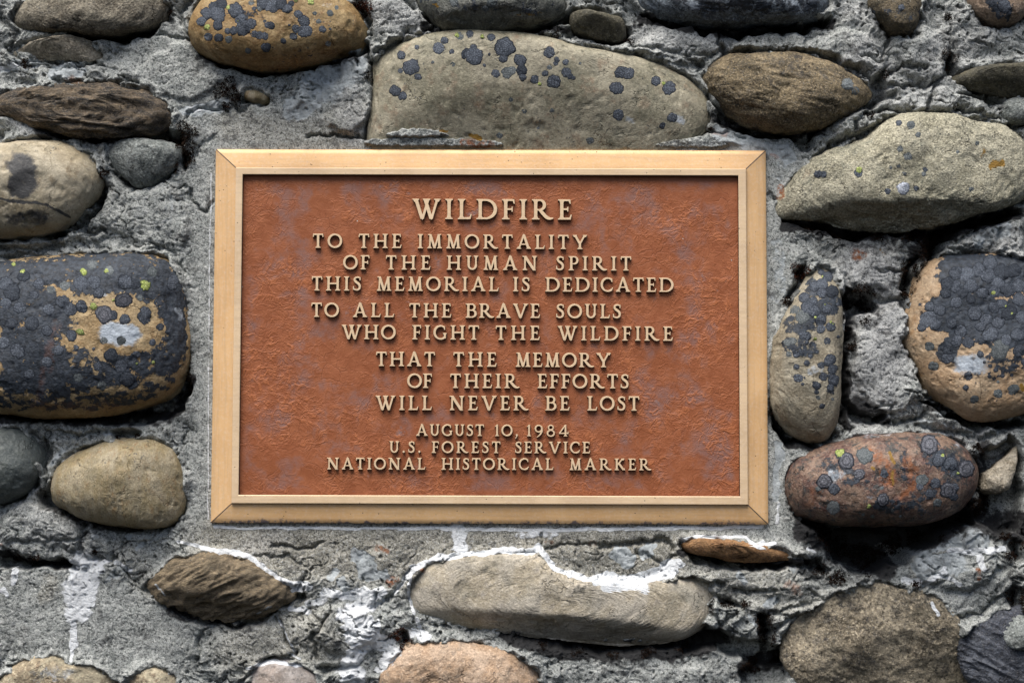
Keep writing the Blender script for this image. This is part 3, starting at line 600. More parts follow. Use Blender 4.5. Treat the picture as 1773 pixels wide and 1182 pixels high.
# ------------------------------------------------------------------ mortar: one relief sheet with real ledges, cracks and cavities
# cavities: (outline, depth)
CAV = [
 ([(1345,372),(1400,385),(1480,398),(1600,395),(1700,372),(1765,356),(1773,375),(1690,392),(1650,402),(1640,445),(1600,452),(1592,410),(1520,412),(1460,412),(1400,395)], 85),
 ([(1385,895),(1460,910),(1545,915),(1640,902),(1690,870),(1700,905),(1640,925),(1590,950),(1555,975),(1500,1002),(1465,985),(1440,960),(1415,925)], 95),
 ([(1690,775),(1773,750),(1773,930),(1720,920),(1690,900)], 50),
 ([(860,1078),(960,1100),(1060,1114),(1160,1112),(1220,1080),(1250,1100),(1360,1110),(1375,1150),(1330,1160),(1260,1130),(1190,1122),(1090,1130),(1000,1124),(920,1105)], 75),
 ([(1275,1150),(1360,1125),(1385,1182),(1280,1200)], 55),
 ([(60,226),(215,238),(300,222),(318,240),(330,285),(318,300),(310,250),(220,240),(140,240)], 60),
 ([(0,712),(170,718),(290,700),(322,650),(334,655),(318,700),(300,722),(245,740),(150,726),(20,730)], 60),
 ([(190,745),(245,745),(248,757),(200,758)], 50),
 ([(60,840),(90,850),(110,885),(70,875)], 60),([(75,745),(90,770),(80,840),(70,850),(72,790)], 30),
 ([(340,90),(420,118),(530,120),(610,95),(640,70),(640,95),(570,115),(480,130),(400,125)], 60),
 ([(725,15),(760,52),(830,58),(920,62),(985,40),(1045,68),(1090,70),(1090,35),(1000,10),(985,10),(925,45),(800,50)], 60),
 ([(1098,22),(1160,40),(1260,52),(1370,42),(1445,25),(1430,48),(1330,62),(1240,62),(1160,48)], 70),
 ([(280,5),(300,10),(296,45),(255,60),(200,72),(150,62),(110,58),(150,52),(230,48)], 45),([(10,90),(60,104),(150,106),(180,100),(150,112),(60,110)], 30),
 ([(1218,135),(1245,190),(1300,222),(1350,232),(1400,232),(1430,222),(1400,250),(1390,268),(1370,240),(1300,236),(1240,205)], 45),
 ([(1500,150),(1535,110),(1540,150),(1520,180),(1490,205),(1480,190)], 40),
 ([(1455,500),(1500,505),(1520,520),(1510,540),(1480,545),(1478,590),(1460,600)], 70),([(1457,600),(1468,620),(1466,740),(1455,745)], 45),
 ([(1555,490),(1590,440),(1585,470),(1575,515),(1563,505)], 70),([(1460,690),(1500,715),(1540,712),(1530,735),(1470,728)], 50),([(1590,690),(1660,715),(1720,730),(1773,725),(1773,742),(1700,742),(1660,735),(1600,700)], 60),
 ([(1332,690),(1350,735),(1380,760),(1420,772),(1400,780),(1350,762),(1334,720)], 60),([(1352,520),(1375,480),(1400,460),(1385,495),(1362,528)], 45),
 ([(280,1035),(350,1075),(430,1078),(470,1062),(440,1085),(360,1088),(300,1062)], 50),([(505,1030),(530,1032),(520,1046),(500,1045)], 30),
 ([(0,945),(30,962),(110,972),(135,980),(100,985),(30,978),(0,985)], 45),
 ([(1172,945),(1215,960),(1290,975),(1380,972),(1400,985),(1340,985),(1250,985),(1190,970)], 55),
 ([(1390,960),(1440,975),(1430,1000),(1400,985)], 50),
 ([(1650,155),(1720,168),(1773,175),(1773,185),(1700,180)], 40),([(1640,90),(1655,95),(1652,140),(1640,140)], 45),([(1420,170),(1450,190),(1420,210)],20),
 ([(690,1095),(712,1100),(716,1114),(694,1112)], 30),([(1310,1075),(1330,1060),(1345,1090),(1335,1140),(1318,1110)], 60),([(1225,1030),(1275,1035),(1290,1055),(1262,1050)], 40),([(1750,940),(1773,935),(1773,975),(1748,970)], 35),([(1745,1020),(1773,1015),(1773,1055),(1745,1060)], 40),
 ([(415,1182),(440,1155),(470,1135),(512,1136),(515,1142),(470,1146),(445,1160),(425,1190)], 30),([(540,1150),(600,1148),(640,1140),(590,1165),(550,1170)], 35),
 ([(637,75),(660,120),(648,160),(636,150),(640,110)],35),([(0,372),(100,400),(140,385),(170,340),(185,330),(165,385),(110,415),(0,415)],50),([(165,300),(185,310),(180,360),(160,370)],35),
 ([(0,438),(60,436),(130,432),(60,446),(0,452)],30),([(1730,215),(1773,225),(1740,212)],25),([(1760,260),(1773,250),(1773,340),(1766,340)],40),
]
# cracks and ledge lines (polyline, half-width, depth)
CRK = [([(0,280),(60,120),(12,150)],0,0),
 ([(40,112),(110,118),(180,108)],3,12),([(95,140),(150,148),(215,140),(240,145)],3.5,16),([(5,230),(0,240)],3,10),([(255,285),(280,300),(300,290)],3,10),
 ([(200,270),(208,290),(225,315),(245,322)],3,10),([(330,325),(335,350),(355,368),(370,350)],2.5,9),([(370,235),(320,280)],3,5),
 ([(530,234),(600,236),(650,240),(735,236)],2.2,14),([(735,226),(700,222),(665,236)],2.5,9),([(640,130),(655,90),(700,64),(757,50)],3,14),
 ([(1255,90),(1240,80),(1245,60),(1260,55)],3.5,18),([(1245,92),(1300,90),(1400,92),(1475,118),(1510,135)],3.2,20),([(1390,95),(1390,70),(1420,60)],2.5,10),
 ([(1540,60),(1525,110),(1490,95)],2.5,12),([(1540,150),(1600,148),(1640,130)],3.5,16),([(1545,130),(1560,115),(1600,120)],3,14),([(1620,150),(1600,200),(1540,190),(1500,200)],3.5,18),([(1440,190),(1500,175),(1550,165)],4,22),
 ([(1440,255),(1465,240),(1490,230),(1530,210)],5,24),([(1410,275),(1440,250)],4,18),([(1500,200),(1480,215),(1475,235)],3.5,16),([(1655,190),(1700,195),(1735,205)],4,20),([(1560,10),(1540,60)],3,12),
 ([(1130,262),(1130,245),(1200,232),(1230,228)],2.5,12),([(872,258),(870,240),(790,236)],2.5,14),([(1225,230),(1262,225),(1290,240)],2,8),([(1340,345),(1330,340)],2.5,8),([(1328,335),(1345,345)],2,8),
 ([(60,750),(66,790),(72,760)],2.5,10),([(50,730),(56,760)],3,12),([(100,745),(130,755),(200,745)],3,10),([(95,870),(80,850)],4,14),
 ([(145,905),(143,960),(150,965),(190,968),(200,960)],2.5,12),([(200,962),(215,990),(240,1010)],2.2,10),([(60,925),(110,940),(150,925)],2.5,9),([(0,965),(60,975),(130,976)],4,22),([(225,1010),(280,1040),(350,1075)],2,6),
 ([(345,1120),(350,1090),(375,1085),(390,1095)],3,14),([(478,1068),(490,1085),(500,1110),(512,1130)],2,12),([(512,1130),(470,1138),(440,1155)],3,14),([(345,1150),(350,1120)],3,8),
 ([(535,1050),(560,1080),(540,1100),(550,1140)],3,12),([(575,1050),(560,1075)],2.5,12),([(590,1090),(640,1100)],2.5,10),([(470,945),(530,950),(560,940)],2.5,9),([(440,960),(500,965),(540,985)],2.5,7),([(530,990),(520,1010)],3,8),
 ([(680,1030),(695,1005),(712,985)],3,14),([(680,1035),(650,1050),(655,1030)],3,14),([(935,950),(937,925)],1.6,6),([(945,952),(1000,940),(1060,938)],2.5,8),([(1040,945),(1100,938),(1150,935),(1165,945)],4,14),([(1100,955),(1150,975),(1170,960)],3,10),
 ([(1175,1000),(1215,1010),(1250,1010)],4,16),([(1275,1020),(1300,1025),(1340,1020)],3,12),([(1235,1030),(1200,1045),(1230,1060)],3,14),([(1345,1040),(1345,1060),(1370,1050),(1420,1040),(1400,1020)],3,12),([(1335,1090),(1380,1065),(1460,1055)],3,12),([(1230,1050),(1245,1085),(1270,1060)],3,12),
 ([(1390,1070),(1330,1060)],2,7),([(1590,1030),(1640,1000),(1610,990)],2,6),([(1640,1080),(1700,1060),(1760,1010)],3,12),([(1600,1010),(1590,1025)],3,14),([(1480,1010),(1440,1000),(1400,1000)],3,8),
 ([(1560,590),(1600,640),(1595,680),(1610,690)],4,20),([(1480,545),(1475,620)],3,10),([(1510,520),(1560,520),(1575,545),(1565,580)],4,16),([(1520,470),(1560,470)],3,10),([(1480,730),(1540,735),(1600,720),(1610,730)],4,18),([(1700,760),(1773,735)],4,16),([(1590,735),(1650,750),(1700,755)],4,16),([(1500,700),(1545,700),(1550,730)],3,12),
 ([(1630,700),(1700,740)],3,10),([(1650,420),(1690,400),(1700,380)],4,16),([(1700,445),(1650,432)],4,14),([(1730,400),(1715,430)],3,10),([(1460,600),(1470,650)],4,12),([(1735,860),(1750,820),(1770,800)],4,14),
 ([(0,30),(30,60),(15,85)],4,14),([(330,0),(310,20),(325,60)],4,14),([(345,20),(360,0)],3,12),([(150,60),(170,66)],3,10),([(270,60),(330,70)],2.5,8),([(630,20),(645,60)],4,16),([(700,0),(715,10)],4,18),([(480,130),(460,160),(475,180)],2,5),([(400,180),(415,195),(430,180)],3,10),
 ([(320,200),(340,188),(395,190)],2.5,9),([(990,60),(960,72)],4,12),([(1095,80),(1160,92),(1240,98)],2.5,9),([(1190,100),(1215,120)],4,14),([(90,420),(130,400),(180,400)],4,16),([(0,430),(70,430),(110,425)],4,16),([(150,400),(170,430)],3,10),([(260,420),(300,440),(318,470)],3,10),
]
# raised lumps of mortar (outline, height)
LMP = [([(1262,75),(1300,58),(1420,62),(1500,50),(1525,90),(1530,130),(1515,138),(1480,112),(1400,92),(1270,88)],16),([(1545,60),(1600,40),(1640,60),(1640,130),(1600,145),(1545,110)],14),([(1440,215),(1500,182),(1540,200),(1530,212),(1490,232),(1445,250)],16),
 ([(1540,178),(1600,150),(1650,160),(1700,172),(1735,190),(1728,202),(1640,192),(1560,190)],12),([(1175,40),(1240,50),(1255,70),(1240,105),(1180,115),(1100,88),(1095,75),(1130,55)],12),([(640,0),(695,-10),(725,22),(757,47),(700,60),(652,74),(637,40)],12),
 ([(590,110),(640,85),(648,150),(636,230),(560,225),(580,160)],10),([(1480,560),(1560,520),(1580,570),(1600,640),(1605,690),(1540,720),(1490,690),(1475,640)],14),([(1480,440),(1560,420),(1565,490),(1520,510),(1460,490)],10),
 ([(1600,720),(1640,700),(1660,735),(1640,752),(1590,735)],14),([(1670,745),(1740,740),(1773,760),(1730,800),(1700,780)],10),([(1700,395),(1773,370),(1773,440),(1715,435)],12),([(1655,410),(1700,395),(1712,435),(1655,438)],8),
 ([(630,237),(735,236),(800,236),(872,243),(871,258),(640,258)],11),([(665,236),(690,222),(740,222),(775,234)],16),([(1127,248),(1170,236),(1230,230),(1260,240),(1290,258),(1127,260)],11),
 ([(0,720),(60,725),(80,745),(60,750),(0,735)],10),([(80,745),(150,730),(250,742),(300,725),(325,740),(310,775),(260,758),(150,775),(100,790)],8),([(0,880),(60,865),(140,905),(150,960),(60,930),(0,940)],12),([(150,925),(185,935),(190,962),(145,962)],12),
 ([(1190,990),(1250,985),(1330,980),(1420,1000),(1400,1040),(1340,1035),(1280,1020),(1230,1010)],10),([(1200,1045),(1250,1040),(1290,1060),(1260,1100),(1215,1090)],14),([(1340,1045),(1400,1040),(1390,1065),(1340,1085)],12),
 ([(1600,920),(1700,915),(1740,960),(1700,1020),(1620,1020),(1570,990)],12),([(180,240),(185,300),(215,330),(190,330)],6),([(540,1050),(600,1045),(660,1060),(650,1110),(600,1140),(545,1120)],12),([(560,1145),(640,1130),(655,1182),(560,1182)],10),
 ([(350,1095),(470,1075),(505,1110),(512,1128),(440,1150),(345,1182)],9),([(20,40),(70,110),(150,115),(190,135),(100,140),(0,140)],8),([(0,195),(60,208),(90,235),(60,245),(0,245)],12),([(210,130),(330,60),(340,120),(400,150),(310,180)],8),
 ([(180,330),(240,325),(300,310),(330,360),(320,430),(250,425),(180,400)],7),([(0,415),(90,405),(160,395),(200,405),(110,425),(0,432)],10),([(1060,95),(1000,80),(960,72),(990,66),(1100,80),(1160,95),(1130,100)],12)]

PROUD = {}
def mortar_height(px, py, sds):
    # trowelled smooth zones
    r = np.maximum(np.maximum(366 - px, px - 1334), np.maximum(256 - py, py - 907))
    rr = r + 14 * n2(px / 60., py / 60., 5) + 6 * n2(px / 18., py / 18., 6)
    flat = 1 - sstep(24, 62, rr)
    flat = np.maximum(flat, .9 * (1 - sstep(30, 60, seg_dist(px, py, [(350, 225), (600, 232)]))))
    flat = np.maximum(flat, .8 * (1 - sstep(50, 100, seg_dist(px, py, [(60, 1060), (260, 1100)]))))
    flat = np.maximum(flat, .75 * (1 - sstep(20, 50, seg_dist(px, py, [(420, 1100), (470, 1110)]))))
    flat = np.maximum(flat, .6 * (1 - sstep(40, 75, seg_dist(px, py, [(380, 935), (1300, 940)]))))
    for pts, w, a in (([(280, 90), (400, 170)], 60, .8), ([(230, 350), (300, 400)], 45, .5), ([(670, 10), (710, 50)], 30, .7), ([(1120, 75), (1230, 75)], 28, .6), ([(1500, 450), (1540, 600), (1500, 690)], 45, .6),
                      ([(60, 900), (120, 940)], 35, .5), ([(1220, 1000), (1400, 1020)], 30, .45), ([(1600, 960), (1680, 1040)], 50, .5), ([(480, 950), (680, 960)], 40, .6), ([(1320, 75), (1480, 80)], 25, .5), ([(1560, 60), (1640, 120)], 40, .5), ([(590, 150), (620, 230)], 35, .6), ([(30, 210), (70, 225)], 20, .6), ([(1000, 1150), (1240, 1160)], 30, .4)):
        flat = np.maximum(flat, a * (1 - sstep(w * .7, w * 1.5, seg_dist(px, py, pts))))
    R = 1 - .88 * flat
    wx = px + 9 * n2(px / 30., py / 30., 21) + 2.0 * n2(px / 9., py / 9., 22); wy = py + 9 * n2(px / 30., py / 30., 23) + 2.0 * n2(px / 9., py / 9., 24)
    JX = fbm2(px, py, 13, 3, 111, .6); JY = fbm2(px, py, 13, 3, 115, .6)
    h = 12 * R * fbm2(px, py, 80, 2, 1) + R * 6 * fbm2(wx, wy * 1.25, 42, 2, 31, .5)
    # broken plates with ledges
    t = fbm2(wx, wy * 1.3, 70, 3, 41, .5) * 2.6
    fl = np.floor(t); fr = t - fl
    h = h + R * 4.0 * (fl + sstep(.0, .14, fr) - t * .9)
    ck = np.abs(fbm2(wx * .8, wy * 1.3, 60, 3, 45, .45)); gate = sstep(-.1, .35, n2(px / 50., py / 50., 46))
    h = h - R * gate * 13 * np.exp(-(ck / .022) ** 2)
    h = h + (R * .75 + .25) * (1.1 * fbm2(px, py, 15, 2, 51, .5) + .55 * fbm2(px, py, 4.0, 2, 55))
    # pits
    pt = n2(px / 8., py / 8., 61)
    h = h - R * 8 * sstep(.54, .68, pt)
    for poly, a in LMP:
        sd = poly_sd(wx, wy, smooth_poly(poly, 1), 25)
        m = sd < 20
        if m.any():
            k = 1 - sstep(-7, 5, sd[m]); dome = np.clip(-sd[m] / 30., 0, 1) ** .6
            h[m] = h[m] + a * k * (.75 + .5 * dome)
    for pts, w, dep in CRK:
        if w <= 0: continue
        P = np.array(pts, float); x0, y0 = P.min(0) - 30; x1, y1 = P.max(0) + 30
        m = (px > x0) & (px < x1) & (py > y0) & (py < y1)
        if not m.any(): continue
        d = seg_dist(px[m] + .55 * (wx[m] - px[m]) + 3.4 * JX[m], py[m] + .55 * (wy[m] - py[m]) + 3.4 * JY[m], P)
        k = .6 + .6 * n2(px[m] / 14., py[m] / 14., 63)
        h[m] = h[m] - dep * 1.1 * np.exp(-(d / (w * (.8 + k * .5))) ** 2)
    for poly, dep in CAV:
        sd = poly_sd(px + 1.1 * (wx - px), py + 1.1 * (wy - py), smooth_poly(poly, 1), 25)
        m = sd < 14
        if m.any(): h[m] = h[m] - dep * (1 - sstep(-9, 4, sd[m]))
    # along every stone: a gap that opens and closes, wider underneath
    ins = np.full(px.shape, 1e3)
    for poly, sd in sds:
        m = (sd < 26)
        if not m.any(): continue
        c = np.array(poly).mean(0); s = sd[m]
        lap = (1 - PROUD.get(id(poly), 0)) * sstep(-.35, .35, n2(px[m] / 42., py[m] / 42., 91)) * (1 - sstep(.0, .6, (py[m] - c[1]) / (np.abs(px[m] - c[0]) * .45 + np.abs(py[m] - c[1]) + 1)))
        s = s + lap * (8.0 + 5 * n2(px[m] / 15., py[m] / 15., 92) + 2.5 * n2(px[m] / 6., py[m] / 6., 93)) + 1.8 * JX[m]
        below = sstep(-.1, .8, (py[m] - c[1]) / (np.abs(px[m] - c[0]) * .45 + np.abs(py[m] - c[1]) + 1))
        g = sstep(-.25, .35, n2(px[m] / 30., py[m] / 30., 81) + .5 * n2(px[m] / 9., py[m] / 9., 82))
        w = 1.9 + 7.0 * below
        dep = (4 + 9 * g) * (1 - .8 * lap) + below * (10 + 24 * g)
        frame_near = 1 - sstep(5, 20, np.maximum(np.maximum(366 - px[m], px[m] - 1334), np.maximum(256 - py[m], py[m] - 907)))
        h[m] = h[m] - dep * (1 - frame_near) * np.exp(-(np.clip(s, 0, None) / w) ** 2) + (5.0 + 9 * lap) * (1 - below) * np.exp(-((s - 7) / 7.) ** 2)
        ins[m] = np.minimum(ins[m], s)
    h = np.where(ins < -5, np.minimum(h, 8) + np.clip((ins + 5) * 1.6, -40, 0), h)
    # seat for the plaque, and patches of mortar lapping over the broad boulder
    h = np.clip(h, -95, 40)
    k = 1 - sstep(1, 9, r)
    h = h * (1 - k) + k * np.clip(h, -6, 4.5)
    return h

def build_mortar():
    def axis(a, b, step, lo, hi):
        core = np.arange(a, b + step, step)
        m1 = a - np.cumsum(np.linspace(step, 9, 60)); m1 = m1[m1 > lo - 9][::-1]
        m2 = core[-1] + np.cumsum(np.linspace(step, 9, 60)); m2 = m2[m2 < hi + 9]
        return np.concatenate([m1, core, m2])
    gx = axis(-8, 1781, 1.62, -170, 1945); gy = axis(-8, 1190, 1.62, -140, 1320)
    PX, PY = np.meshgrid(gx, gy)
    sds = []; PROUD.clear()
    for st in STONES:
        P = smooth_poly(st['poly'], 2)
        sds.append((st['poly'], poly_sd(PX, PY, P, 30) + 1e-3 * 0)); PROUD[id(st['poly'])] = st['proud']
    Hh = mortar_height(PX, PY, sds)
    X, Z = unproj(PX, PY, 0.0)
    ny, nx = PX.shape
    keep = np.ones(PX.shape, bool)
    for poly, sd in sds: keep &= sd > -24
    keep &= ~((PX > 385) & (PX < 1312) & (PY > 275) & (PY < 890))
    # the broad boulder runs behind the plaque: keep its mortar patches standing over it
    sds0 = [sd for (poly, sd) in sds]
    idx = np.arange(nx * ny).reshape(ny, nx)
    q = np.stack([idx[:-1, :-1], idx[1:, :-1], idx[1:, 1:], idx[:-1, 1:]], -1)
    kq = keep[:-1, :-1] & keep[1:, :-1] & keep[1:, 1:] & keep[:-1, 1:]
    q = q[kq]
    used = np.zeros(nx * ny, bool); used[q.ravel()] = True
    remap = np.cumsum(used) - 1
    V = np.stack([X.ravel(), Hh.ravel(), Z.ravel()], 1)[used]
    px, py = PX.ravel()[used], PY.ravel()[used]
    at = {k: paint(px, py, k) for k in ('lime', 'pale', 'rust', 'gold', 'soot_shade', 'warm', 'light')}
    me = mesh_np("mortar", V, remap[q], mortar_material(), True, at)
    link("mortar", me, WALL)
    return gx, gy, Hh
GX, GY, MH = build_mortar()
print("mortar", time.time() - T0)
# solid core of the wall behind the mortar
core = np.array([(x, y, z) for x in (-760, 860) for y in (-130, -97) for z in (-560, 560)], float)
cf = np.array([(0,1,3,2),(4,6,7,5),(0,2,6,4),(1,5,7,3),(0,4,5,1),(2,3,7,6)])
CN = NT("wall_core"); CN.set("Base Color", (0.06, 0.06, 0.06, 1)); CN.set("Roughness", 1.0)
link("wall_core", mesh_np("wall_core", core, cf, CN.m, False), WALL)

def mortar_patch(pts, thick, label):
    """a lip of mortar that laps over a stone: its own raised slab"""
    P = smooth_poly(pts, 2); x0, y0 = P.min(0) - 3; x1, y1 = P.max(0) + 3
    gx = np.arange(x0, x1, 1.5); gy = np.arange(y0, y1, 1.5)
    A, B = np.meshgrid(gx, gy)
    wa = A + 2.5 * n2(A / 9., B / 9., 5); wb = B + 2.0 * n2(A / 9., B / 9., 6)
    d = seg_dist(wa, wb, P, True); sd = np.where(inside(wa, wb, P), -d, d)
    h = thick[0] + (thick[1] - thick[0]) * (B - y1) / (y0 - y1) + 2.0 * fbm2(A, B, 12, 3, 9) + 1.0 * fbm2(A, B, 4, 2, 10)
    h = h - 14 * sstep(-3.5, 1.0, sd)
    X, Z = unproj(A, B, 10)
    ny, nx = A.shape; idx = np.arange(nx * ny).reshape(ny, nx)
    q = np.stack([idx[:-1, :-1], idx[1:, :-1], idx[1:, 1:], idx[:-1, 1:]], -1)
    q = q[(sd[:-1, :-1] < 1.5)]
    px, py = A.ravel(), B.ravel()
    at = {k: paint(px, py, k) for k in ('lime', 'pale', 'rust', 'gold', 'soot_shade', 'warm', 'light')}
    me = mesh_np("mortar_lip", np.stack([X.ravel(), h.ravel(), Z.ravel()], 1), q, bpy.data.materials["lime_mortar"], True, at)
    link("mortar_lip", me, WALL, label)

# ------------------------------------------------------------------ lichens: small crusts lying on the stones
R7 = lambda L, ox, oy, k=2.955: [(ox + a / k, oy + b / k, c / k, (d[0] if d else 's')) for a, b, c, *d in L]
LICH = []
LICH += R7([(500,247,33),(567,265,15),(360,345,48),(395,393,20),(305,363,15),(310,283,24),(330,222,50,'f'),(400,210,28,'g'),(440,198,30,'f'),(278,465,33),(316,492,24),(530,207,22),(680,288,50),(640,275,30),(680,248,24),(690,185,42,'f'),(660,175,22),(770,192,22),(840,243,54),(832,300,25),(918,308,36),(925,358,33),(930,395,24),(793,378,24),(850,375,30,'f'),(875,362,25,'f'),(1068,268,33),(1105,308,18),(1100,325,14),(1150,320,18),(1045,377,18),(1068,345,14,'f'),(992,407,26),(1018,430,10,'g'),(1090,418,39),(1155,372,28),(1175,392,18),(1190,400,12),(1435,370,36),(1470,375,36),(1410,450,38),(1612,413,27),(1680,450,36),(1652,428,11,'g'),(1420,588,32),(1697,603,28),(1645,643,18),(813,694,18,'f'),(725,188,12,'g'),(595,180,13,'g'),(545,172,25,'f'),(735,335,10),(575,330,14,'f'),(470,320,10,'f'),(610,185,22,'f'),(390,243,13),(1225,325,9,'f'),(1080,565,12,'f'),(760,280,9),(940,570,14,'f'),(870,510,14,'f'),(1275,720,22,'f'),(1010,655,10,'f')], 590, 0)
LICH += R7([(1115,75,44),(1205,55,44),(1060,70,34),(1245,142,44),(1285,122,30),(1195,158,25),(1030,110,28),(1115,130,30),(1065,190,24),(1120,195,25),(1165,160,18),(1300,176,22),(1330,182,24),(1355,186,22),(1360,245,27),(1345,10,38),(1430,15,42),(1470,45,28),(1400,45,25),(1370,130,20),(1388,132,22),(1355,110,10),(1555,110,34),(1560,160,40),(1515,150,25),(1525,75,24),(1500,188,22),(1450,210,17),(1650,150,21),(1690,70,20,'f'),(1630,110,15,'f'),(1300,45,13),(1610,70,12,'f'),(1722,40,13,'f'),(1270,262,18,'f'),(1170,203,22,'f'),(1130,20,36),(1090,30,25),(1230,95,32),(1060,140,17,'g'),(1170,40,14,'g'),(1218,110,7,'g'),(1590,10,18,'g'),(1515,2,12,'g'),(1330,40,20,'f'),(1410,10,30),(1680,225,18,'f'),(1370,30,32),(1490,20,20),(1285,15,16,'f'),(1480,130,8),(1690,150,8)], 0, 0)
LICH += R7([(770,262,32),(735,240,18),(740,300,34),(790,340,38),(700,312,30),(650,370,30),(660,420,34),(740,345,30),(765,425,30),(700,440,35),(640,470,42,'f'),(600,430,28,'f'),(735,485,32),(785,520,27),(735,530,25),(640,560,24),(662,566,24),(765,592,20),(662,600,13),(630,650,19),(610,660,22),(680,668,15),(662,705,17),(713,650,11),(608,722,17),(618,780,27),(640,812,9),(780,690,34),(735,715,20),(792,735,30),(745,775,24),(798,790,33),(782,830,24),(712,820,26),(712,852,14),(740,925,17),(820,405,12),(822,570,10),(650,780,7),(795,890,10,'f'),(570,660,16,'f'),(560,600,22,'f'),(590,590,24,'f'),(690,390,28),(610,350,20,'f'),(720,880,12,'f'),(705,470,8,'g'),(785,495,8,'g'),(705,580,11,'g'),(742,262,6,'g'),(755,405,6,'g'),(795,505,6,'g')], 1173, 390)
LICH += R7([(1425,245,40),(1385,300,40),(1480,250,45),(1370,345,30),(1420,310,35),(1600,190,42),(1540,225,40),(1660,240,48),(1720,230,40),(1590,260,45),(1500,310,40),(1560,345,35),(1620,340,35),(1690,330,45),(1750,310,40),(1750,380,40),(1425,395,34),(1340,430,35),(1290,415,28),(1280,480,48),(1320,510,34),(1250,522,25),(1400,500,30),(1450,540,34),(1430,590,35),(1490,600,34),(1520,450,40),(1580,480,35),(1640,500,35),(1700,450,45),(1600,560,44),(1680,590,35),(1740,560,40),(1750,640,38),(1650,640,56,'f'),(1380,680,34),(1382,640,28),(1550,660,20),(1630,740,14),(1662,770,12),(1710,765,10),(1490,770,24),(1475,830,17),(1520,890,24,'f'),(1560,590,25),(1310,720,28,'f'),(1720,840,34,'f'),(1640,860,28,'f'),(1290,620,26,'f'),(1550,520,30),(1620,420,34),(1660,400,30),(1760,470,34),(1800,330,40),(1820,430,40),(1830,540,40),(1800,250,36),(1820,640,36),(1460,350,30),(1500,380,26),(1640,290,36),(1780,700,24),(1600,720,12),(1570,700,9),(1640,800,9,'f'),(1615,345,13,'g'),(1680,413,7,'g'),(1710,450,9,'g'),(1605,568,7,'g'),(1790,600,10,'g')], 1173, 390)
LICH += R7([(865,45,46,'r'),(835,15,28),(752,150,44,'r'),(800,190,34),(930,115,33,'r'),(1058,112,23),(1052,243,38,'r'),(800,285,38,'f'),(960,20,48,'f'),(1340,40,38),(1395,60,38),(1478,88,50,'r'),(1250,145,34,'f'),(1240,175,22),(1290,212,24),(1385,195,46,'r'),(1420,180,24),(1320,160,30),(1410,225,28),(1290,-40,56,'r'),(1375,-52,48),(1440,-30,38),(830,8,24,'g'),(1355,20,15,'g'),(1435,108,8,'g'),(980,278,12,'g'),(1045,185,12,'f'),(1100,300,10,'f'),(720,190,16,'f'),(1000,330,14,'f'),(950,320,10,'f'),(1140,330,9,'f'),(1330,260,24,'f')], 1173, 782)
LICH += R7([(415,300,50),(480,290,44),(60,340,60),(175,355,30),(320,390,45),(360,430,44),(420,415,40),(505,345,34),(640,290,48),(690,300,38),(630,385,54,'r'),(720,372,22,'f'),(810,395,28),(530,455,58,'r'),(640,480,33),(740,468,46),(745,440,36),(575,460,34),(365,562,38),(570,665,45),(620,720,46),(700,660,24),(500,720,30),(650,790,48),(480,632,12),(390,625,18),(160,500,48),(240,540,38),(890,280,38),(880,310,32),(250,430,38),(100,420,44),(30,300,48),(200,300,38),(30,400,38),(20,600,38),(90,640,48),(60,500,38),(330,310,34,'f'),(260,330,30,'f'),(120,260,40),(560,230,30,'f'),(780,240,34,'f'),(470,200,36,'f'),(820,520,26),(780,600,24),(300,640,34),(240,700,36),(400,780,30,'f'),(520,820,30,'f'),(150,760,34),(745,310,30,'g'),(427,238,20,'g'),(545,233,13,'g'),(478,412,20,'g'),(410,545,21,'g'),(580,383,8,'g'),(115,238,15,'g'),(70,200,12,'g'),(510,152,14,'g'),(785,700,10,'g'),(700,708,8,'g'),(620,590,30,'f'),(530,590,26,'f')], 0, 390)
LICH += R7([(1133,630,17),(720,892,22),(745,892,22),(925,885,24),(928,868,17,'g'),(1268,867,14),(1075,978,18),(1155,965,32,'w'),(1222,965,15),(1140,762,18,'f'),(1180,800,24,'f'),(1130,850,12,'f'),(1090,860,10,'f'),(1533,733,13,'f'),(1433,778,11,'f'),(1503,968,14,'f'),(1160,888,12,'f'),(1195,640,24,'f'),(1230,690,16,'f'),(1260,890,14,'f'),(1145,40,18),(690,5,30),(1673,35,40),(1610,20,20),(1640,75,14),(870,430,34,'f'),(940,425,38,'f'),(910,465,24,'f')], 1173, 0)
LICH += R7([(770,20,26,'f'),(480,10,14,'f'),(580,15,24,'f'),(740,45,18,'f')], 590, 0)

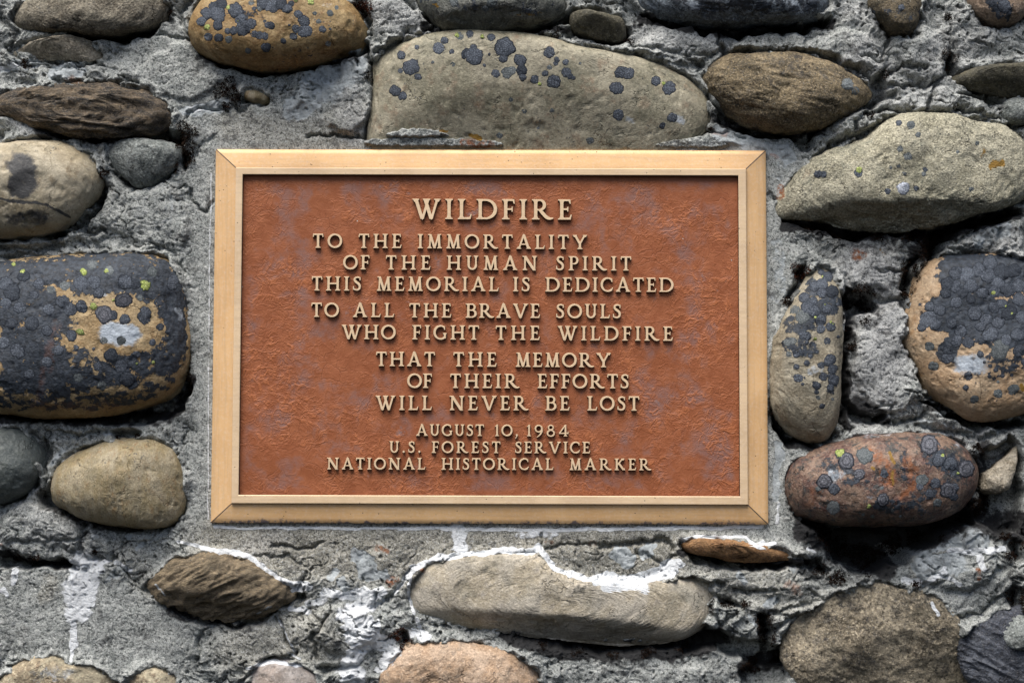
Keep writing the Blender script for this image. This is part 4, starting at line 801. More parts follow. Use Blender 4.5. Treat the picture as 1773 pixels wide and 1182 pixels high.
def lichen_material(name, mid, rim, light, ringed=False):
    N = NT(name)
    r = N.attr('rad'); n = N.noise(4.2, 4, .7, off=1.0); m = N.noise(9, 3, .6, off=2.0)
    rr = N.math('ADD', r, N.math('MULTIPLY', N.math('SUBTRACT', n, .5), .35))
    c = N.mix(N.rng(n, .35, .68), mid, light)
    if ringed:
        w = N.math('SINE', N.math('MULTIPLY', rr, 17.0))
        c = N.mix(N.math('MULTIPLY', N.rng(w, .1, .8), .7), c, rim)
    c = N.mix(N.rng(rr, .74, .97), c, rim)
    c = N.mix(N.math('MULTIPLY', N.rng(rr, .55, .05), .6), c, light)
    oi = N.t.nodes.new("ShaderNodeObjectInfo").outputs["Random"]
    c = N.mix(N.rng(oi, .65, 1.0, 0, .5), c, [k * 1.25 for k in light]); c = N.mix(N.rng(oi, .35, .0, 0, .6), c, rim)
    c = N.mix(N.rng(rr, .86, .99), c, rim)
    cr = N.rng(N.voro(3.4, 'DISTANCE_TO_EDGE'), .16, .02)
    c = N.mix(N.math('MULTIPLY', cr, .5), c, rim)
    N.set("Base Color", c); N.set("Roughness", .85); N.b.inputs["Specular IOR Level"].default_value = .25
    h = N.math('SUBTRACT', N.math('MULTIPLY', n, 1.0), N.math('MULTIPLY', cr, .6))
    N.set("Normal", N.bump(h, 1.6, 1.0))
    return N.m
LM = {'s': lichen_material("slate_lichen", (.060, .071, .090), (.009, .013, .020), (.125, .143, .172)),
      'r': lichen_material("ringed_lichen", (.095, .10, .12), (.012, .015, .022), (.20, .205, .23), True),
      'f': lichen_material("faded_lichen", (.105, .120, .125), (.055, .066, .070), (.19, .21, .215)),
      'g': lichen_material("map_lichen", (.26, .33, .07), (.04, .05, .03), (.50, .56, .20)),
      'w': lichen_material("white_lichen", (.36, .39, .46), (.20, .22, .27), (.60, .64, .70))}

def build_lichens():
    trees = {}
    for k, st in enumerate(STONES):
        P = np.array(st['poly']); st['bb'] = (P.min(0) - 6, P.max(0) + 6)
    rs = np.random.RandomState(7)
    LICH.sort(key=lambda t: (t[3] in 'gw', 0 if t[3] == 'f' else 1))
    for n, (cx, cy, rad, typ) in enumerate(LICH):
        if rad < 1.9: continue
        if cx < 330 and 430 < cy < 730 and typ not in 'gw': rad *= .86
        for k, st in enumerate(STONES):
            (x0, y0), (x1, y1) = st['bb']
            if not (x0 < cx < x1 and y0 < cy < y1): continue
            if not inside(np.array([cx]), np.array([cy]), st['poly'])[0]: continue
            if k not in trees:
                V = st['V']; W = [Vector((v[0], -v[1], v[2])) for v in V]
                fs = [tuple(int(i) for i in f) for F in st['F'][:1] for f in F]
                trees[k] = BVHTree.FromPolygons(W, fs)
            tr = trees[k]
            nr, na = (5, 40) if rad > 8 else (4, 26) if rad > 4 else (3, 16)
            seed = rs.uniform(0, 100); nl = rs.randint(5, 9); el = rs.uniform(.82, 1.0); ea = rs.uniform(0, math.pi)
            pts, rads, ok = [], [], True
            lift = .25 + .5 * rs.rand() + (.7 if typ in 'gw' else 0) + (0 if typ == 'f' else .25)
            an = np.arange(na) * 2 * math.pi / na; rg = 2.0 if typ == 'g' else 1.0
            LOB = 1 + rg * (.17 * n2(np.cos(an) * .8 + seed, np.sin(an) * .8, 5) + .13 * n2(np.cos(an) * 2.2 + seed, np.sin(an) * 2.2, 6) + .07 * n2(np.cos(an) * 5 + seed, np.sin(an) * 5, 7))
            for ir in range(nr + 1):
                f = ir / nr; f = f ** .85
                for ia in range(1 if ir == 0 else na):
                    a = 2 * math.pi * ia / na
                    lob = LOB[ia] if na == len(LOB) else 1
                    ca, sa = math.cos(a), math.sin(a)
                    ex = ca * math.cos(ea) + sa * math.sin(ea)
                    rr = rad * lob * f * (el + (1 - el) * abs(ex)) * 1.02
                    qx, qy = cx + rr * ca, cy + rr * sa * .97
                    d = RM @ np.array([(qx - CX) / F, -(qy - CY) / F, -1.0])
                    hit, nrm, _, _ = tr.ray_cast(Vector(CAM), Vector(d))
                    if hit is None: ok = False; break
                    if nrm.dot(Vector(d)) > 0: nrm = -nrm
                    tk = lift * (1 - f ** 5) - .12 if ir else lift
                    p = hit + nrm * (tk * min(1.6, .5 + rad / 12.))
                    pts.append((p.x, -p.y, p.z)); rads.append(f)
                if not ok: break
            if not ok: break
            tri, quad = [], []
            for ia in range(na):
                tri.append((0, 1 + ia, 1 + (ia + 1) % na))
            for ir in range(nr - 1):
                b0 = 1 + ir * na; b1 = b0 + na
                for ia in range(na):
                    j = (ia + 1) % na
                    quad.append((b0 + ia, b1 + ia, b1 + j, b0 + j))
            me = mesh_np("lichen", pts, [np.array(tri)[:, ::-1], np.array(quad)[:, ::-1]], LM[typ], True, {'rad': rads})
            link("lichen", me, st['ob'])
            break
build_lichens()
print("lichens", time.time() - T0)

# ------------------------------------------------------------------ moss: dark tufts rooted in the gaps, more added under stones to deepen shade
MOSS = [(1425,925,15),(1450,945,18),(1480,955,18),(1510,965,20),(1545,945,20),(1585,930,18),(1620,920,15),(1655,905,13),(1500,985,12),(1690,880,14),(1000,1122,12),(1060,1126,12),(1120,1124,12),(1180,1118,12),(940,1112,9),(1300,1150,14),(1350,1145,14),(1400,392,8),(1450,404,9),(1520,408,10),(1570,408,10),(1630,408,12),(1465,530,8),(1468,570,8),(60,968,8),(30,966,7),(110,975,6),(1325,962,0),(395,155,20),(412,172,11),(392,185,8),(322,228,17),(316,255,22),(322,275,14),(300,290,9),(1385,470,15),(1362,521,9),(1488,514,24),(1505,512,10),(1500,556,9),(1579,472,22),(1583,500,17),(1566,510,8),(1612,420,22),(1600,440,14),(690,1098,12),(700,1112,11),(1322,1075,17),(1330,1100,15),(1345,1140,12),(1641,100,13),(1645,120,9),(640,130,12),(905,55,18),(880,52,10),(1751,962,10),(1762,945,12),(1757,1032,16),(1773,1045,16),(327,655,9),(325,668,8),(1337,712,11),(168,312,11),(178,300,8),(632,14,14),(622,5,10),(165,955,4),(1586,1012,7),(1450,1000,14),(1420,985,12),(1240,1050,12),(1262,1045,10),(290,20,8),(44,112,9),(255,300,6),(1350,730,9),(1475,600,8),(1650,180,8),(1228,225,6),(1398,248,8),(70,860,9),(60,720,10),(150,1000,0),(1455,620,6),(1700,870,12),(1740,925,9),(1670,935,6),(1690,775,9),(1640,30,6),(960,60,8),(1090,75,8),(1530,130,9),(1505,200,8),(545,1040,0),(240,757,6),(205,755,5),(405,1050,0),(1010,1118,8),(1290,1045,7)]
def moss_material(name, a, b):
    N = NT(name); n = N.noise(5, 3, .7, off=1.0)
    N.set("Base Color", N.mix(N.rng(n, .4, .7), a, b)); N.set("Roughness", .95); N.b.inputs["Specular IOR Level"].default_value = .1
    return N.m
def mh(px, py):
    i = np.clip(np.searchsorted(GY, py), 0, len(GY) - 1); j = np.clip(np.searchsorted(GX, px), 0, len(GX) - 1)
    return MH[i, j]
def build_moss():
    mat = moss_material("black_moss", (.006, .0045, .003), (.030, .014, .008)); mat2 = moss_material("red_brown_moss", (.020, .006, .003), (.075, .022, .010))
    rs = np.random.RandomState(11)
    for (cx, cy, r) in MOSS:
        if r <= 0: continue
        n = int(60 + r * r * 2.0)
        a = rs.uniform(0, 2 * math.pi, n); rr = r * np.sqrt(rs.uniform(0, 1, n)) * (1 + .3 * np.sin(3 * a + cx))
        bx = cx + rr * np.cos(a) * 1.05; by = cy + rr * np.sin(a)
        base = np.minimum(mh(bx, by), 8)
        X, Z = unproj(bx, by, base)
        dome = 6 + r * .55 * (1 - (rr / (1.35 * r)).clip(0, 1) ** 2)
        lay = rs.uniform(-.25, 1, n)
        P0 = np.stack([X, base - 2 + dome * np.clip(lay, 0, 1), Z], 1)
        dr = rs.normal(size=(n, 3)); dr[:, 1] = np.abs(dr[:, 1]) * .8 + .25; dr[:, 2] -= .25
        dr /= np.linalg.norm(dr, axis=1)[:, None]
        ln = rs.uniform(2.2, 5.2, n)[:, None]
        sd = np.cross(dr, rs.normal(size=(n, 3))); sd /= np.linalg.norm(sd, axis=1)[:, None] + 1e-6
        w = rs.uniform(.5, 1.1, n)[:, None]
        up = np.cross(dr, sd)
        M_ = P0 + dr * ln * .55 + up * ln * .12
        V = np.concatenate([P0 - sd * w * .5, P0 + sd * w * .5, M_ + sd * w, M_ - sd * w, P0 + dr * ln])
        k = np.arange(n)
        q = np.stack([k, k + n, k + 2 * n, k + 3 * n], 1); t = np.stack([k + 3 * n, k + 2 * n, k + 4 * n], 1)
        me = mesh_np("moss_tuft", V, [q, t], mat2 if (cx in (905, 880, 632, 1385, 690, 700)) else mat, True)
        link("moss_tuft", me, WALL, kind="stuff")
build_moss()
print("moss", time.time() - T0)
mortar_patch([(628,240),(665,237),(735,236),(800,238),(868,242),(872,248),(871,256),(700,255),(628,254)], (9, 13), "mortar lip with orange and yellow stains above the plaque")
mortar_patch([(662,238),(680,226),(705,221),(745,222),(775,230),(778,238),(700,241)], (17, 20), "rough crust of mortar on the broad boulder")
mortar_patch([(1127,257),(1128,250),(1160,240),(1200,236),(1240,232),(1262,246),(1262,258)], (8, 14), "mortar lip above the plaque's right end")
# ------------------------------------------------------------------ plaque
PL = bpy.data.objects.new("memorial_plaque", None); scene.collection.objects.link(PL)
PL["label"] = "bronze plaque with raised gold lettering on a rust-brown panel, set in the stone wall"
PL["category"] = "plaque"

def bronze(name, base=(.60, .43, .27), tarn=(.42, .29, .18), bar=False):
    N = NT(name)
    n = N.noise(70, 4, .6, off=1.0); f = N.noise(4, 3, .7, off=2.0)
    c = N.mix(N.rng(n, .3, .75), base, tarn)
    c = N.mix(N.math('MULTIPLY', N.rng(f, .45, .7), .3), c, (.74, .60, .47))
    br = N.noise(5, 3, .7, vec=N.mapping(scale=(.04, 1, 1) if bar != 'v' else (1, 1, .04)), off=3.0)
    c = N.mix(N.math('MULTIPLY', N.rng(br, .45, .62), .16), c, (.30, .22, .15))
    # pits and flecks of dirt
    v = N.voro(9, 'F1'); vs = N.noise(30, 2, .5, off=4.0)
    sp = N.math('MULTIPLY', N.rng(v, .12, .06), N.rng(vs, .48, .58))
    c = N.mix(sp, c, (.035, .028, .025))
    sc = N.noise(26, 2, .5, vec=N.mapping(scale=(1, 1, .12), rot=(0, .5, 0)), off=5.0)
    sm = N.math('MULTIPLY', N.rng(sc, .735, .75), N.rng(N.noise(12, 2, .5, off=6.0), .5, .55))
    c = N.mix(sm, c, (.08, .06, .06))
    if bar:
        # verdigris and grime along the outer edge, as an attribute of the casting
        e = N.math('ADD', N.attr('edge'), N.math('MULTIPLY', N.math('SUBTRACT', N.noise(16, 5, .65, off=7.0), .5), .9))
        c = N.mix(N.rng(e, .60, .72), c, (.17, .14, .14))
        e2 = N.math('ADD', N.attr('edge'), N.math('MULTIPLY', N.math('SUBTRACT', N.noise(22, 5, .65, off=9.0), .5), .8))
        c = N.mix(N.rng(e2, .86, .97), c, (.09, .19, .19))
        c = N.mix(N.rng(N.attr('seam'), .3, .9), c, (.06, .05, .05))
    N.set("Base Color", c); N.set("Metallic", .18); N.set("Roughness", N.rng(f, .3, .7, .42, .58))
    h = N.math('SUBTRACT', N.math('MULTIPLY', f, .35), sp)
    h = N.math('SUBTRACT', h, sm)
    N.set("Normal", N.bump(h, .8, .8))
    return N.m

def upr(pts, h):
    P = np.array(pts, float); X, Z = unproj(P[:, 0], P[:, 1], h); return np.stack([X, Z], 1)
def rect(pts, h):
    """nearest true rectangle"""
    Q = upr(pts, h); l = (Q[0, 0] + Q[3, 0]) / 2; r = (Q[1, 0] + Q[2, 0]) / 2; t = (Q[0, 1] + Q[1, 1]) / 2; b = (Q[2, 1] + Q[3, 1]) / 2
    return l, r, t, b
H_E, H_R, H_L, H_P, H_T = 7.0, 12.0, 17.5, 8.0, 15.0
OUT = rect([(374,258.5),(1326.5,260.7),(1330,907),(364.5,905)], H_E)
RIM = rect([(409.5,290),(1291.5,293),(1295.5,873.5),(399.5,870.5)], H_L)
PAN = rect([(421.5,301.5),(1277.5,305),(1282,858.5),(412,856)], H_L)
def frame_bar(side):
    l, r, t, b = OUT; L, R_, T, B = RIM
    # profile samples from the outer edge to under the rim: (fraction, height)
    prof = [(0, -8, 1.0), (0, H_E - 1.0, 1.0), (.02, H_E, .98), (.25, H_E + (H_R - H_E) * .27, .75), (.5, H_E + (H_R - H_E) * .54, .5), (.75, H_E + (H_R - H_E) * .79, .25), (.985, H_R, 0), (1.12, H_R + .2, 0)]
    n = 300
    rs = np.random.RandomState(len(side))
    V, E, Sm = [], [], []
    for f, h, e in prof:
        x0, x1, z1, z0 = l + (L - l) * f, r + (R_ - r) * f, t + (T - t) * f, b + (B - b) * f
        g = .2
        if side == 'top': a, c = (x0 + g, z1), (x1 - g, z1)
        elif side == 'bottom': a, c = (x0 + g, z0), (x1 - g, z0)
        elif side == 'left': a, c = (x0, z0 + g), (x0, z1 - g)
        else: a, c = (x1, z0 + g), (x1, z1 - g)
        for k in range(n + 1):
            u = k / n
            # pack samples a little towards the mitres
            V.append((a[0] + (c[0] - a[0]) * u, h, a[1] + (c[1] - a[1]) * u))
            E.append(e * {'top': .50, 'left': .50, 'right': .56, 'bottom': .67}[side])
            Ln = abs(c[0] - a[0]) + abs(c[1] - a[1]); dd = min(u, 1 - u) * Ln
            Sm.append(max(0, 1 - dd / .8))
    m = len(prof); idx = np.arange(m * (n + 1)).reshape(m, n + 1)
    q = np.stack([idx[:-1, :-1], idx[:-1, 1:], idx[1:, 1:], idx[1:, :-1]], -1).reshape(-1, 4)
    if side in ('top', 'left'): q = q[:, ::-1]
    caps = np.concatenate([idx[:, 0], idx[::-1, -1][:0]])
    V = np.array(V); V[:, 1] += .35 * n2(V[:, 0] / 70., V[:, 2] / 70., 4)
    return V, q, E, Sm
BR = bronze("frame_bronze", (.77, .49, .235), (.66, .40, .18), bar='h'); BRV = bronze("frame_bronze_upright", (.77, .49, .235), (.66, .40, .18), bar='v')
BP = bronze("cast_bronze", (.76, .565, .35), (.62, .45, .275))
PT = NT("brown_patina"); PT.set("Base Color", PT.mix(PT.noise(6, 3, .6, off=1.0), (.035, .014, .008), (.13, .045, .02))); PT.set("Roughness", .6); PT = PT.m
for s in ('top', 'bottom', 'left', 'right'):
    V, q, E, Sm = frame_bar(s)
    me = mesh_np("frame_bar", V, q, BR if s in ('top', 'bottom') else BRV, True, {'edge': E, 'seam': Sm})
    for p in (): pass
    link("frame_bar", me, PL)
# raised inner rim, cast in one
def rim():
    L, R_, T, B = RIM; l, r, t, b = PAN
    prof = [(-.06, H_R - 1), (-.02, H_L - .9), (.03, H_L - .15), (.1, H_L), (.5, H_L), (.9, H_L), (.98, H_L - .5), (1.03, H_P - 2)]
    V, Fc = [], []
    n = 60
    for f, h in prof:
        x0, x1, z1, z0 = L + (l - L) * f, R_ + (r - R_) * f, T + (t - T) * f, B + (b - B) * f
        cs = [(x0, z1), (x1, z1), (x1, z0), (x0, z0)]
        for i in range(4):
            a, c = cs[i], cs[(i + 1) % 4]
            for k in range(n): V.append((a[0] + (c[0] - a[0]) * k / n, h, a[1] + (c[1] - a[1]) * k / n))
    m = 4 * n
    for j in range(len(prof) - 1):
        for k in range(m): Fc.append((j * m + k, j * m + (k + 1) % m, (j + 1) * m + (k + 1) % m, (j + 1) * m + k))
    me = mesh_np("raised_rim", V, np.array(Fc), [BP, PT], False)
    mi = np.zeros(len(Fc), np.int32); mi[-m:] = 1; mi[:m] = 1; me.polygons.foreach_set("material_index", mi)
    return me
link("raised_rim", rim(), PL)

def panel_material():
    N = NT("leather_textured_bronze")
    wv = N.warp(26, 26)
    # creased hide: thin ridges in drifting directions
    w2 = N.mapping(scale=(1, 1, 1.45), rot=(0, .45, 0), vec=wv)
    a = N.math('ABSOLUTE', N.math('SUBTRACT', N.noise(19, 2.5, .5, .5, vec=w2, off=1.0), .5))
    b = N.math('ABSOLUTE', N.math('SUBTRACT', N.noise(40, 3, .55, .9, vec=wv, off=2.0), .5))
    c_ = N.math('ABSOLUTE', N.math('SUBTRACT', N.noise(10, 2, .6, .3, vec=w2, off=3.0), .5))
    ve = N.voro(24, 'DISTANCE_TO_EDGE', vec=wv)
    ridge = N.math('ADD', N.math('MULTIPLY', N.rng(a, .07, 0), .7), N.math('MULTIPLY', N.rng(b, .035, 0), .8))
    ridge = N.math('ADD', ridge, N.math('MULTIPLY', N.rng(c_, .10, 0), .35)); ridge = N.math('MULTIPLY', ridge, N.rng(N.noise(90, 3, .6, off=12.0), .38, .62, .3, 1.25))
    crease = N.math('MULTIPLY', N.rng(ve, .045, .0), N.rng(N.noise(60, 2, .5, off=4.0), .40, .6))
    big = N.noise(75, 4, .6, .4, off=5.0); md = N.noise(20, 4, .6, .3, off=6.0)
    pm = N.math('ADD', N.math('MULTIPLY', big, .75), N.math('MULTIPLY', md, .35))
    base = N.mix(N.rng(md, .35, .65), (.255, .078, .028), (.315, .105, .042))
    pat = N.math('MULTIPLY', N.rng(pm, .52, .68), .7)
    # bluish bloom sits on the high flats, worn away near letters and borders
    pat = N.math('MULTIPLY', pat, N.rng(N.attr('bloom'), 0, 1, .12, 1.0))
    pat = N.math('MULTIPLY', pat, N.rng(ridge, 0.0, 1.2, 1.0, .45))
    c = N.mix(pat, base, N.mix(md, (.215, .105, .085), (.19, .13, .125)))
    c = N.mix(N.math('MULTIPLY', N.rng(N.math('ADD', N.noise(34, 5, .65, off=8.0), 0), .63, .74), .6), c, (.22, .19, .20))
    c = N.mix(N.math('MULTIPLY', N.rng(ridge, .5, 1.6), .35), c, (.50, .17, .06))
    c = N.mix(N.math('MULTIPLY', crease, .18), c, (.10, .035, .02))
    c = N.mix(N.rng(N.voro(60, 'F1'), .022, .012), c, (.55, .5, .45))
    N.set("Base Color", c); N.set("Metallic", .05); N.set("Roughness", .56); N.b.inputs["Specular IOR Level"].default_value = .3
    h = N.math('SUBTRACT', ridge, N.math('MULTIPLY', crease, .6))
    h = N.math('ADD', h, N.math('MULTIPLY', N.noise(3.2, 2, .6, off=9.0), .35))
    N.set("Normal", N.bump(h, .75, .55))
    return N.m

# ------------------------------------------------------------------ roman capitals, drawn stroke by stroke (cap height 1)
ST_, TH_ = .165, .115
def seg(x0, y0, x1, y1, w0, w1=None):
    w1 = w0 if w1 is None else w1
    L = math.hypot(x1 - x0, y1 - y0); nx, ny = -(y1 - y0) / L, (x1 - x0) / L
    return [[(x0 - nx * w0 / 2, y0 - ny * w0 / 2), (x1 - nx * w1 / 2, y1 - ny * w1 / 2), (x1 + nx * w1 / 2, y1 + ny * w1 / 2), (x0 + nx * w0 / 2, y0 + ny * w0 / 2)]]
def diag(x0, y0, x1, y1, w):
    """stroke whose ends are cut level"""
    k = w / 2 * math.hypot(x1 - x0, y1 - y0) / abs(y1 - y0)
    return [[(x0 - k, y0), (x0 + k, y0), (x1 + k, y1), (x1 - k, y1)]]
def serif(x, y, hw, up):
    """slab with a bracket; up = +1 when the stem rises from it"""
    t = .075; s = .085
    return [[(x - hw, y), (x + hw, y), (x + hw - .01, y + up * t * .8), (x - hw + .01, y + up * t * .8)],
            [(x - hw * .72, y + up * t * .6), (x + hw * .72, y + up * t * .6), (x + s, y + up * .15), (x - s, y + up * .15)]]
def band(pts, ws):
    """poly-stroke with a width at each point"""
    out = []; n = len(pts)
    P = []
    for i in range(n):
        a = pts[max(0, i - 1)]; b = pts[min(n - 1, i + 1)]
        L = math.hypot(b[0] - a[0], b[1] - a[1]); nx, ny = -(b[1] - a[1]) / L, (b[0] - a[0]) / L
        w = ws[i] / 2; P.append(((pts[i][0] - nx * w, pts[i][1] - ny * w), (pts[i][0] + nx * w, pts[i][1] + ny * w)))
    for i in range(n - 1): out.append([P[i][0], P[i + 1][0], P[i + 1][1], P[i][1]])
    return out
def arc(cx, cy, rx, ry, a0, a1, thick=ST_, thin=TH_, n=22, rot=0.15):
    pts, ws = [], []
    for i in range(n + 1):
        a = math.radians(a0 + (a1 - a0) * i / n)
        pts.append((cx + rx * math.cos(a), cy + ry * math.sin(a)))
        ws.append(thin + (thick - thin) * abs(math.cos(a + rot)) ** 1.3)
    return band(pts, ws)
def curve(ctrl, ws, n=26):
    P = np.array(ctrl, float); m = len(P); t = np.linspace(0, m - 1, n)
    E = np.vstack([2 * P[0] - P[1], P, 2 * P[-1] - P[-2]]); pts = []
    for u in t:
        i = min(int(u), m - 2); f = u - i; a, b, c, d = E[i], E[i + 1], E[i + 2], E[i + 3]
        pts.append(tuple(.5 * (2 * b + (c - a) * f + (2 * a - 5 * b + 4 * c - d) * f * f + (3 * b - a - 3 * c + d) * f ** 3)))
    return band(pts, np.interp(t, np.linspace(0, m - 1, len(ws)), ws))
def stem(x, hw=.185, w=ST_, y0=0, y1=1, bot=True, top=True):
    o = [[(x - w / 2, y0), (x + w / 2, y0), (x + w / 2, y1), (x - w / 2, y1)]]
    if bot: o += serif(x, y0, hw, 1)
    if top: o += serif(x, y1, hw, -1)
    return o
def box(x0, y0, x1, y1): return [[(x0, y0), (x1, y0), (x1, y1), (x0, y1)]]
G = {}
G['I'] = (.39, stem(.195, .19))
G['L'] = (.70, stem(.195, .19) + box(.12, 0, .62, .10) + [[(.54, 0), (.64, 0), (.70, .25), (.645, .25)]])
G['E'] = (.69, stem(.195, .19) + box(.15, .91, .62, 1) + [[(.52, .93), (.62, 1), (.635, .78), (.585, .78)]] + box(.2, .47, .50, .56) + [[(.46, .40), (.52, .40), (.52, .63), (.46, .63)]]
          + box(.12, 0, .60, .10) + [[(.52, 0), (.63, 0), (.69, .25), (.635, .25)]])
G['F'] = (.64, stem(.195, .19) + box(.15, .91, .62, 1) + [[(.52, .93), (.62, 1), (.64, .77), (.59, .77)]] + box(.2, .46, .52, .55) + [[(.48, .38), (.54, .38), (.54, .63), (.48, .63)]])
G['T'] = (.76, stem(.38, .19, top=False) + box(.05, .90, .71, 1) + [[(.03, 1), (.12, 1), (.07, .76), (.0, .78)], [(.73, 1), (.64, 1), (.69, .76), (.76, .78)]])
G['H'] = (1.03, stem(.195, .19) + stem(.835, .19) + box(.2, .45, .83, .55))
G['M'] = (1.06, diag(.20, 0, .235, 1, .115) + serif(.19, 0, .17, 1) + diag(.235, 1, .545, 0, .165) + diag(.83, 1, .53, 0, .12) + diag(.88, 0, .82, 1, .17) + serif(.885, 0, .175, 1)
          + [[(.06, 1), (.30, 1), (.28, .93), (.08, .93)], [(.78, 1), (1.0, 1), (.98, .93), (.80, .93)]])
G['N'] = (1.07, stem(.20, .17, .12, top=False) + diag(.19, 1, .86, -.02, .19) + stem(.87, .18, .12, y0=-.02, bot=False) + [[(.0, 1), (.25, 1), (.22, .93), (.03, .93)]])
G['A'] = (1.02, diag(.17, 0, .50, 1.0, .12) + diag(.85, 0, .51, 1.0, .175) + [[(.44, .95), (.58, .95), (.52, 1.06), (.49, 1.06)]] + box(.28, .28, .74, .37) + serif(.165, 0, .165, 1) + serif(.855, 0, .165, 1))
G['V'] = (1.08, diag(.18, 1, .54, 0, .175) + diag(.90, 1, .55, 0, .12) + [[(.48, .06), (.61, .06), (.56, -.05), (.53, -.05)]] + serif(.175, 1, .17, -1) + serif(.905, 1, .17, -1))
G['W'] = (1.40, diag(.18, 1, .50, 0, .165) + diag(.80, 1, .51, 0, .12) + diag(.63, 1, .94, 0, .165) + diag(1.24, 1, .95, 0, .12) + serif(.18, 1, .17, -1) + serif(1.235, 1, .165, -1) + [[(.52, 1), (.90, 1), (.88, .93), (.54, .93)]]
          + [[(.45, .06), (.56, .06), (.52, -.04), (.49, -.04)], [(.89, .06), (1.0, .06), (.96, -.04), (.93, -.04)]])
G['O'] = (1.02, arc(.51, .5, .435, .45, 0, 360, .165, .115, 40))
G['0'] = (.97, arc(.485, .5, .41, .45, 0, 360, .16, .115, 40))
G['C'] = (.88, arc(.50, .5, .42, .455, 48, 312, .165, .11, 32) + [[(.74, .70), (.83, .68), (.82, .93), (.76, .90)]] + [[(.74, .21), (.80, .12), (.88, .27), (.83, .31)]])
G['G'] = (.95, arc(.50, .5, .42, .455, 50, 322, .165, .11, 32) + [[(.73, .70), (.82, .68), (.81, .93), (.75, .90)]] + stem(.80, .14, .14, y0=.08, y1=.46, bot=False))
G['D'] = (1.03, stem(.195, .19) + box(.12, 0, .50, .095) + box(.12, .905, .50, 1) + arc(.46, .5, .48, .4525, -92, 92, .17, .095, 26, 0))
G['B'] = (.80, stem(.195, .19) + box(.12, 0, .46, .09) + box(.12, .91, .44, 1) + box(.2, .49, .46, .57) + arc(.42, .742, .22, .213, -92, 92, .15, .085, 16, 0) + arc(.44, .288, .265, .243, -92, 92, .165, .09, 18, 0))
G['P'] = (.70, stem(.195, .19) + box(.12, .91, .42, 1) + box(.2, .42, .42, .50) + arc(.40, .708, .225, .247, -92, 92, .16, .085, 18, 0))
G['R'] = (1.06, stem(.195, .19) + box(.12, .91, .42, 1) + box(.2, .44, .44, .52) + arc(.40, .718, .225, .237, -92, 92, .16, .085, 18, 0) + curve([(.40, .48), (.55, .30), (.72, .12), (.88, .05), (1.06, .07)], [.15, .17, .17, .13, .05]))
G['S'] = (.61, curve([(.53, .80), (.47, .90), (.33, .945), (.17, .885), (.13, .74), (.24, .61), (.40, .49), (.49, .34), (.46, .14), (.30, .055), (.13, .09), (.05, .20)], [.06, .10, .11, .13, .15, .17, .17, .16, .14, .11, .10, .07], 34)
          + [[(.47, .72), (.55, .72), (.55, .96), (.50, .94)], [(.02, .32), (.02, .05), (.08, .08), (.10, .30)]])
G['U'] = (.88, stem(.19, .18, y0=.36, bot=False) + stem(.70, .17, .12, y0=.34, bot=False) + arc(.443, .36, .255, .305, 178, 362, .16, .11, 20, 0))
G['Y'] = (1.02, diag(.17, 1, .50, .40, .165) + diag(.86, 1, .53, .40, .12) + stem(.515, .19, .165, y1=.5, top=False) + serif(.165, 1, .16, -1) + serif(.865, 1, .155, -1))
G['K'] = (.93, stem(.195, .19) + diag(.26, .44, .70, 1, .115) + diag(.80, 0, .36, .60, .17) + serif(.71, 1, .15, -1) + serif(.80, 0, .13, 1))
G['1'] = (.38, stem(.21, .17, .15, top=False) + [[(.02, .84), (.06, .80), (.285, .90), (.27, 1.0)]])
G['9'] = (.74, arc(.36, .66, .285, .285, 0, 360, .15, .10, 26) + curve([(.645, .66), (.62, .38), (.46, .12), (.20, -.10)], [.15, .15, .12, .05]))
G['8'] = (.74, arc(.37, .76, .21, .20, 0, 360, .12, .10, 22) + arc(.37, .27, .29, .255, 0, 360, .15, .10, 26))
G['4'] = (.88, diag(.10, .30, .60, 1.0, .10) + box(.03, .22, .84, .32) + stem(.60, .16, .15, top=False) + [[(.80, .20), (.86, .20), (.86, .42), (.80, .40)]])
G['.'] = (.24, [[(.12 + .095 * math.cos(a), .09 + .095 * math.sin(a)) for a in np.linspace(0, 2 * math.pi, 14, endpoint=False)]])
G[','] = (.30, [[(.17 + .09 * math.cos(a), .09 + .09 * math.sin(a)) for a in np.linspace(0, 2 * math.pi, 14, endpoint=False)], [(.12, .04), (.26, .09), (.08, -.24), (.03, -.20)]])

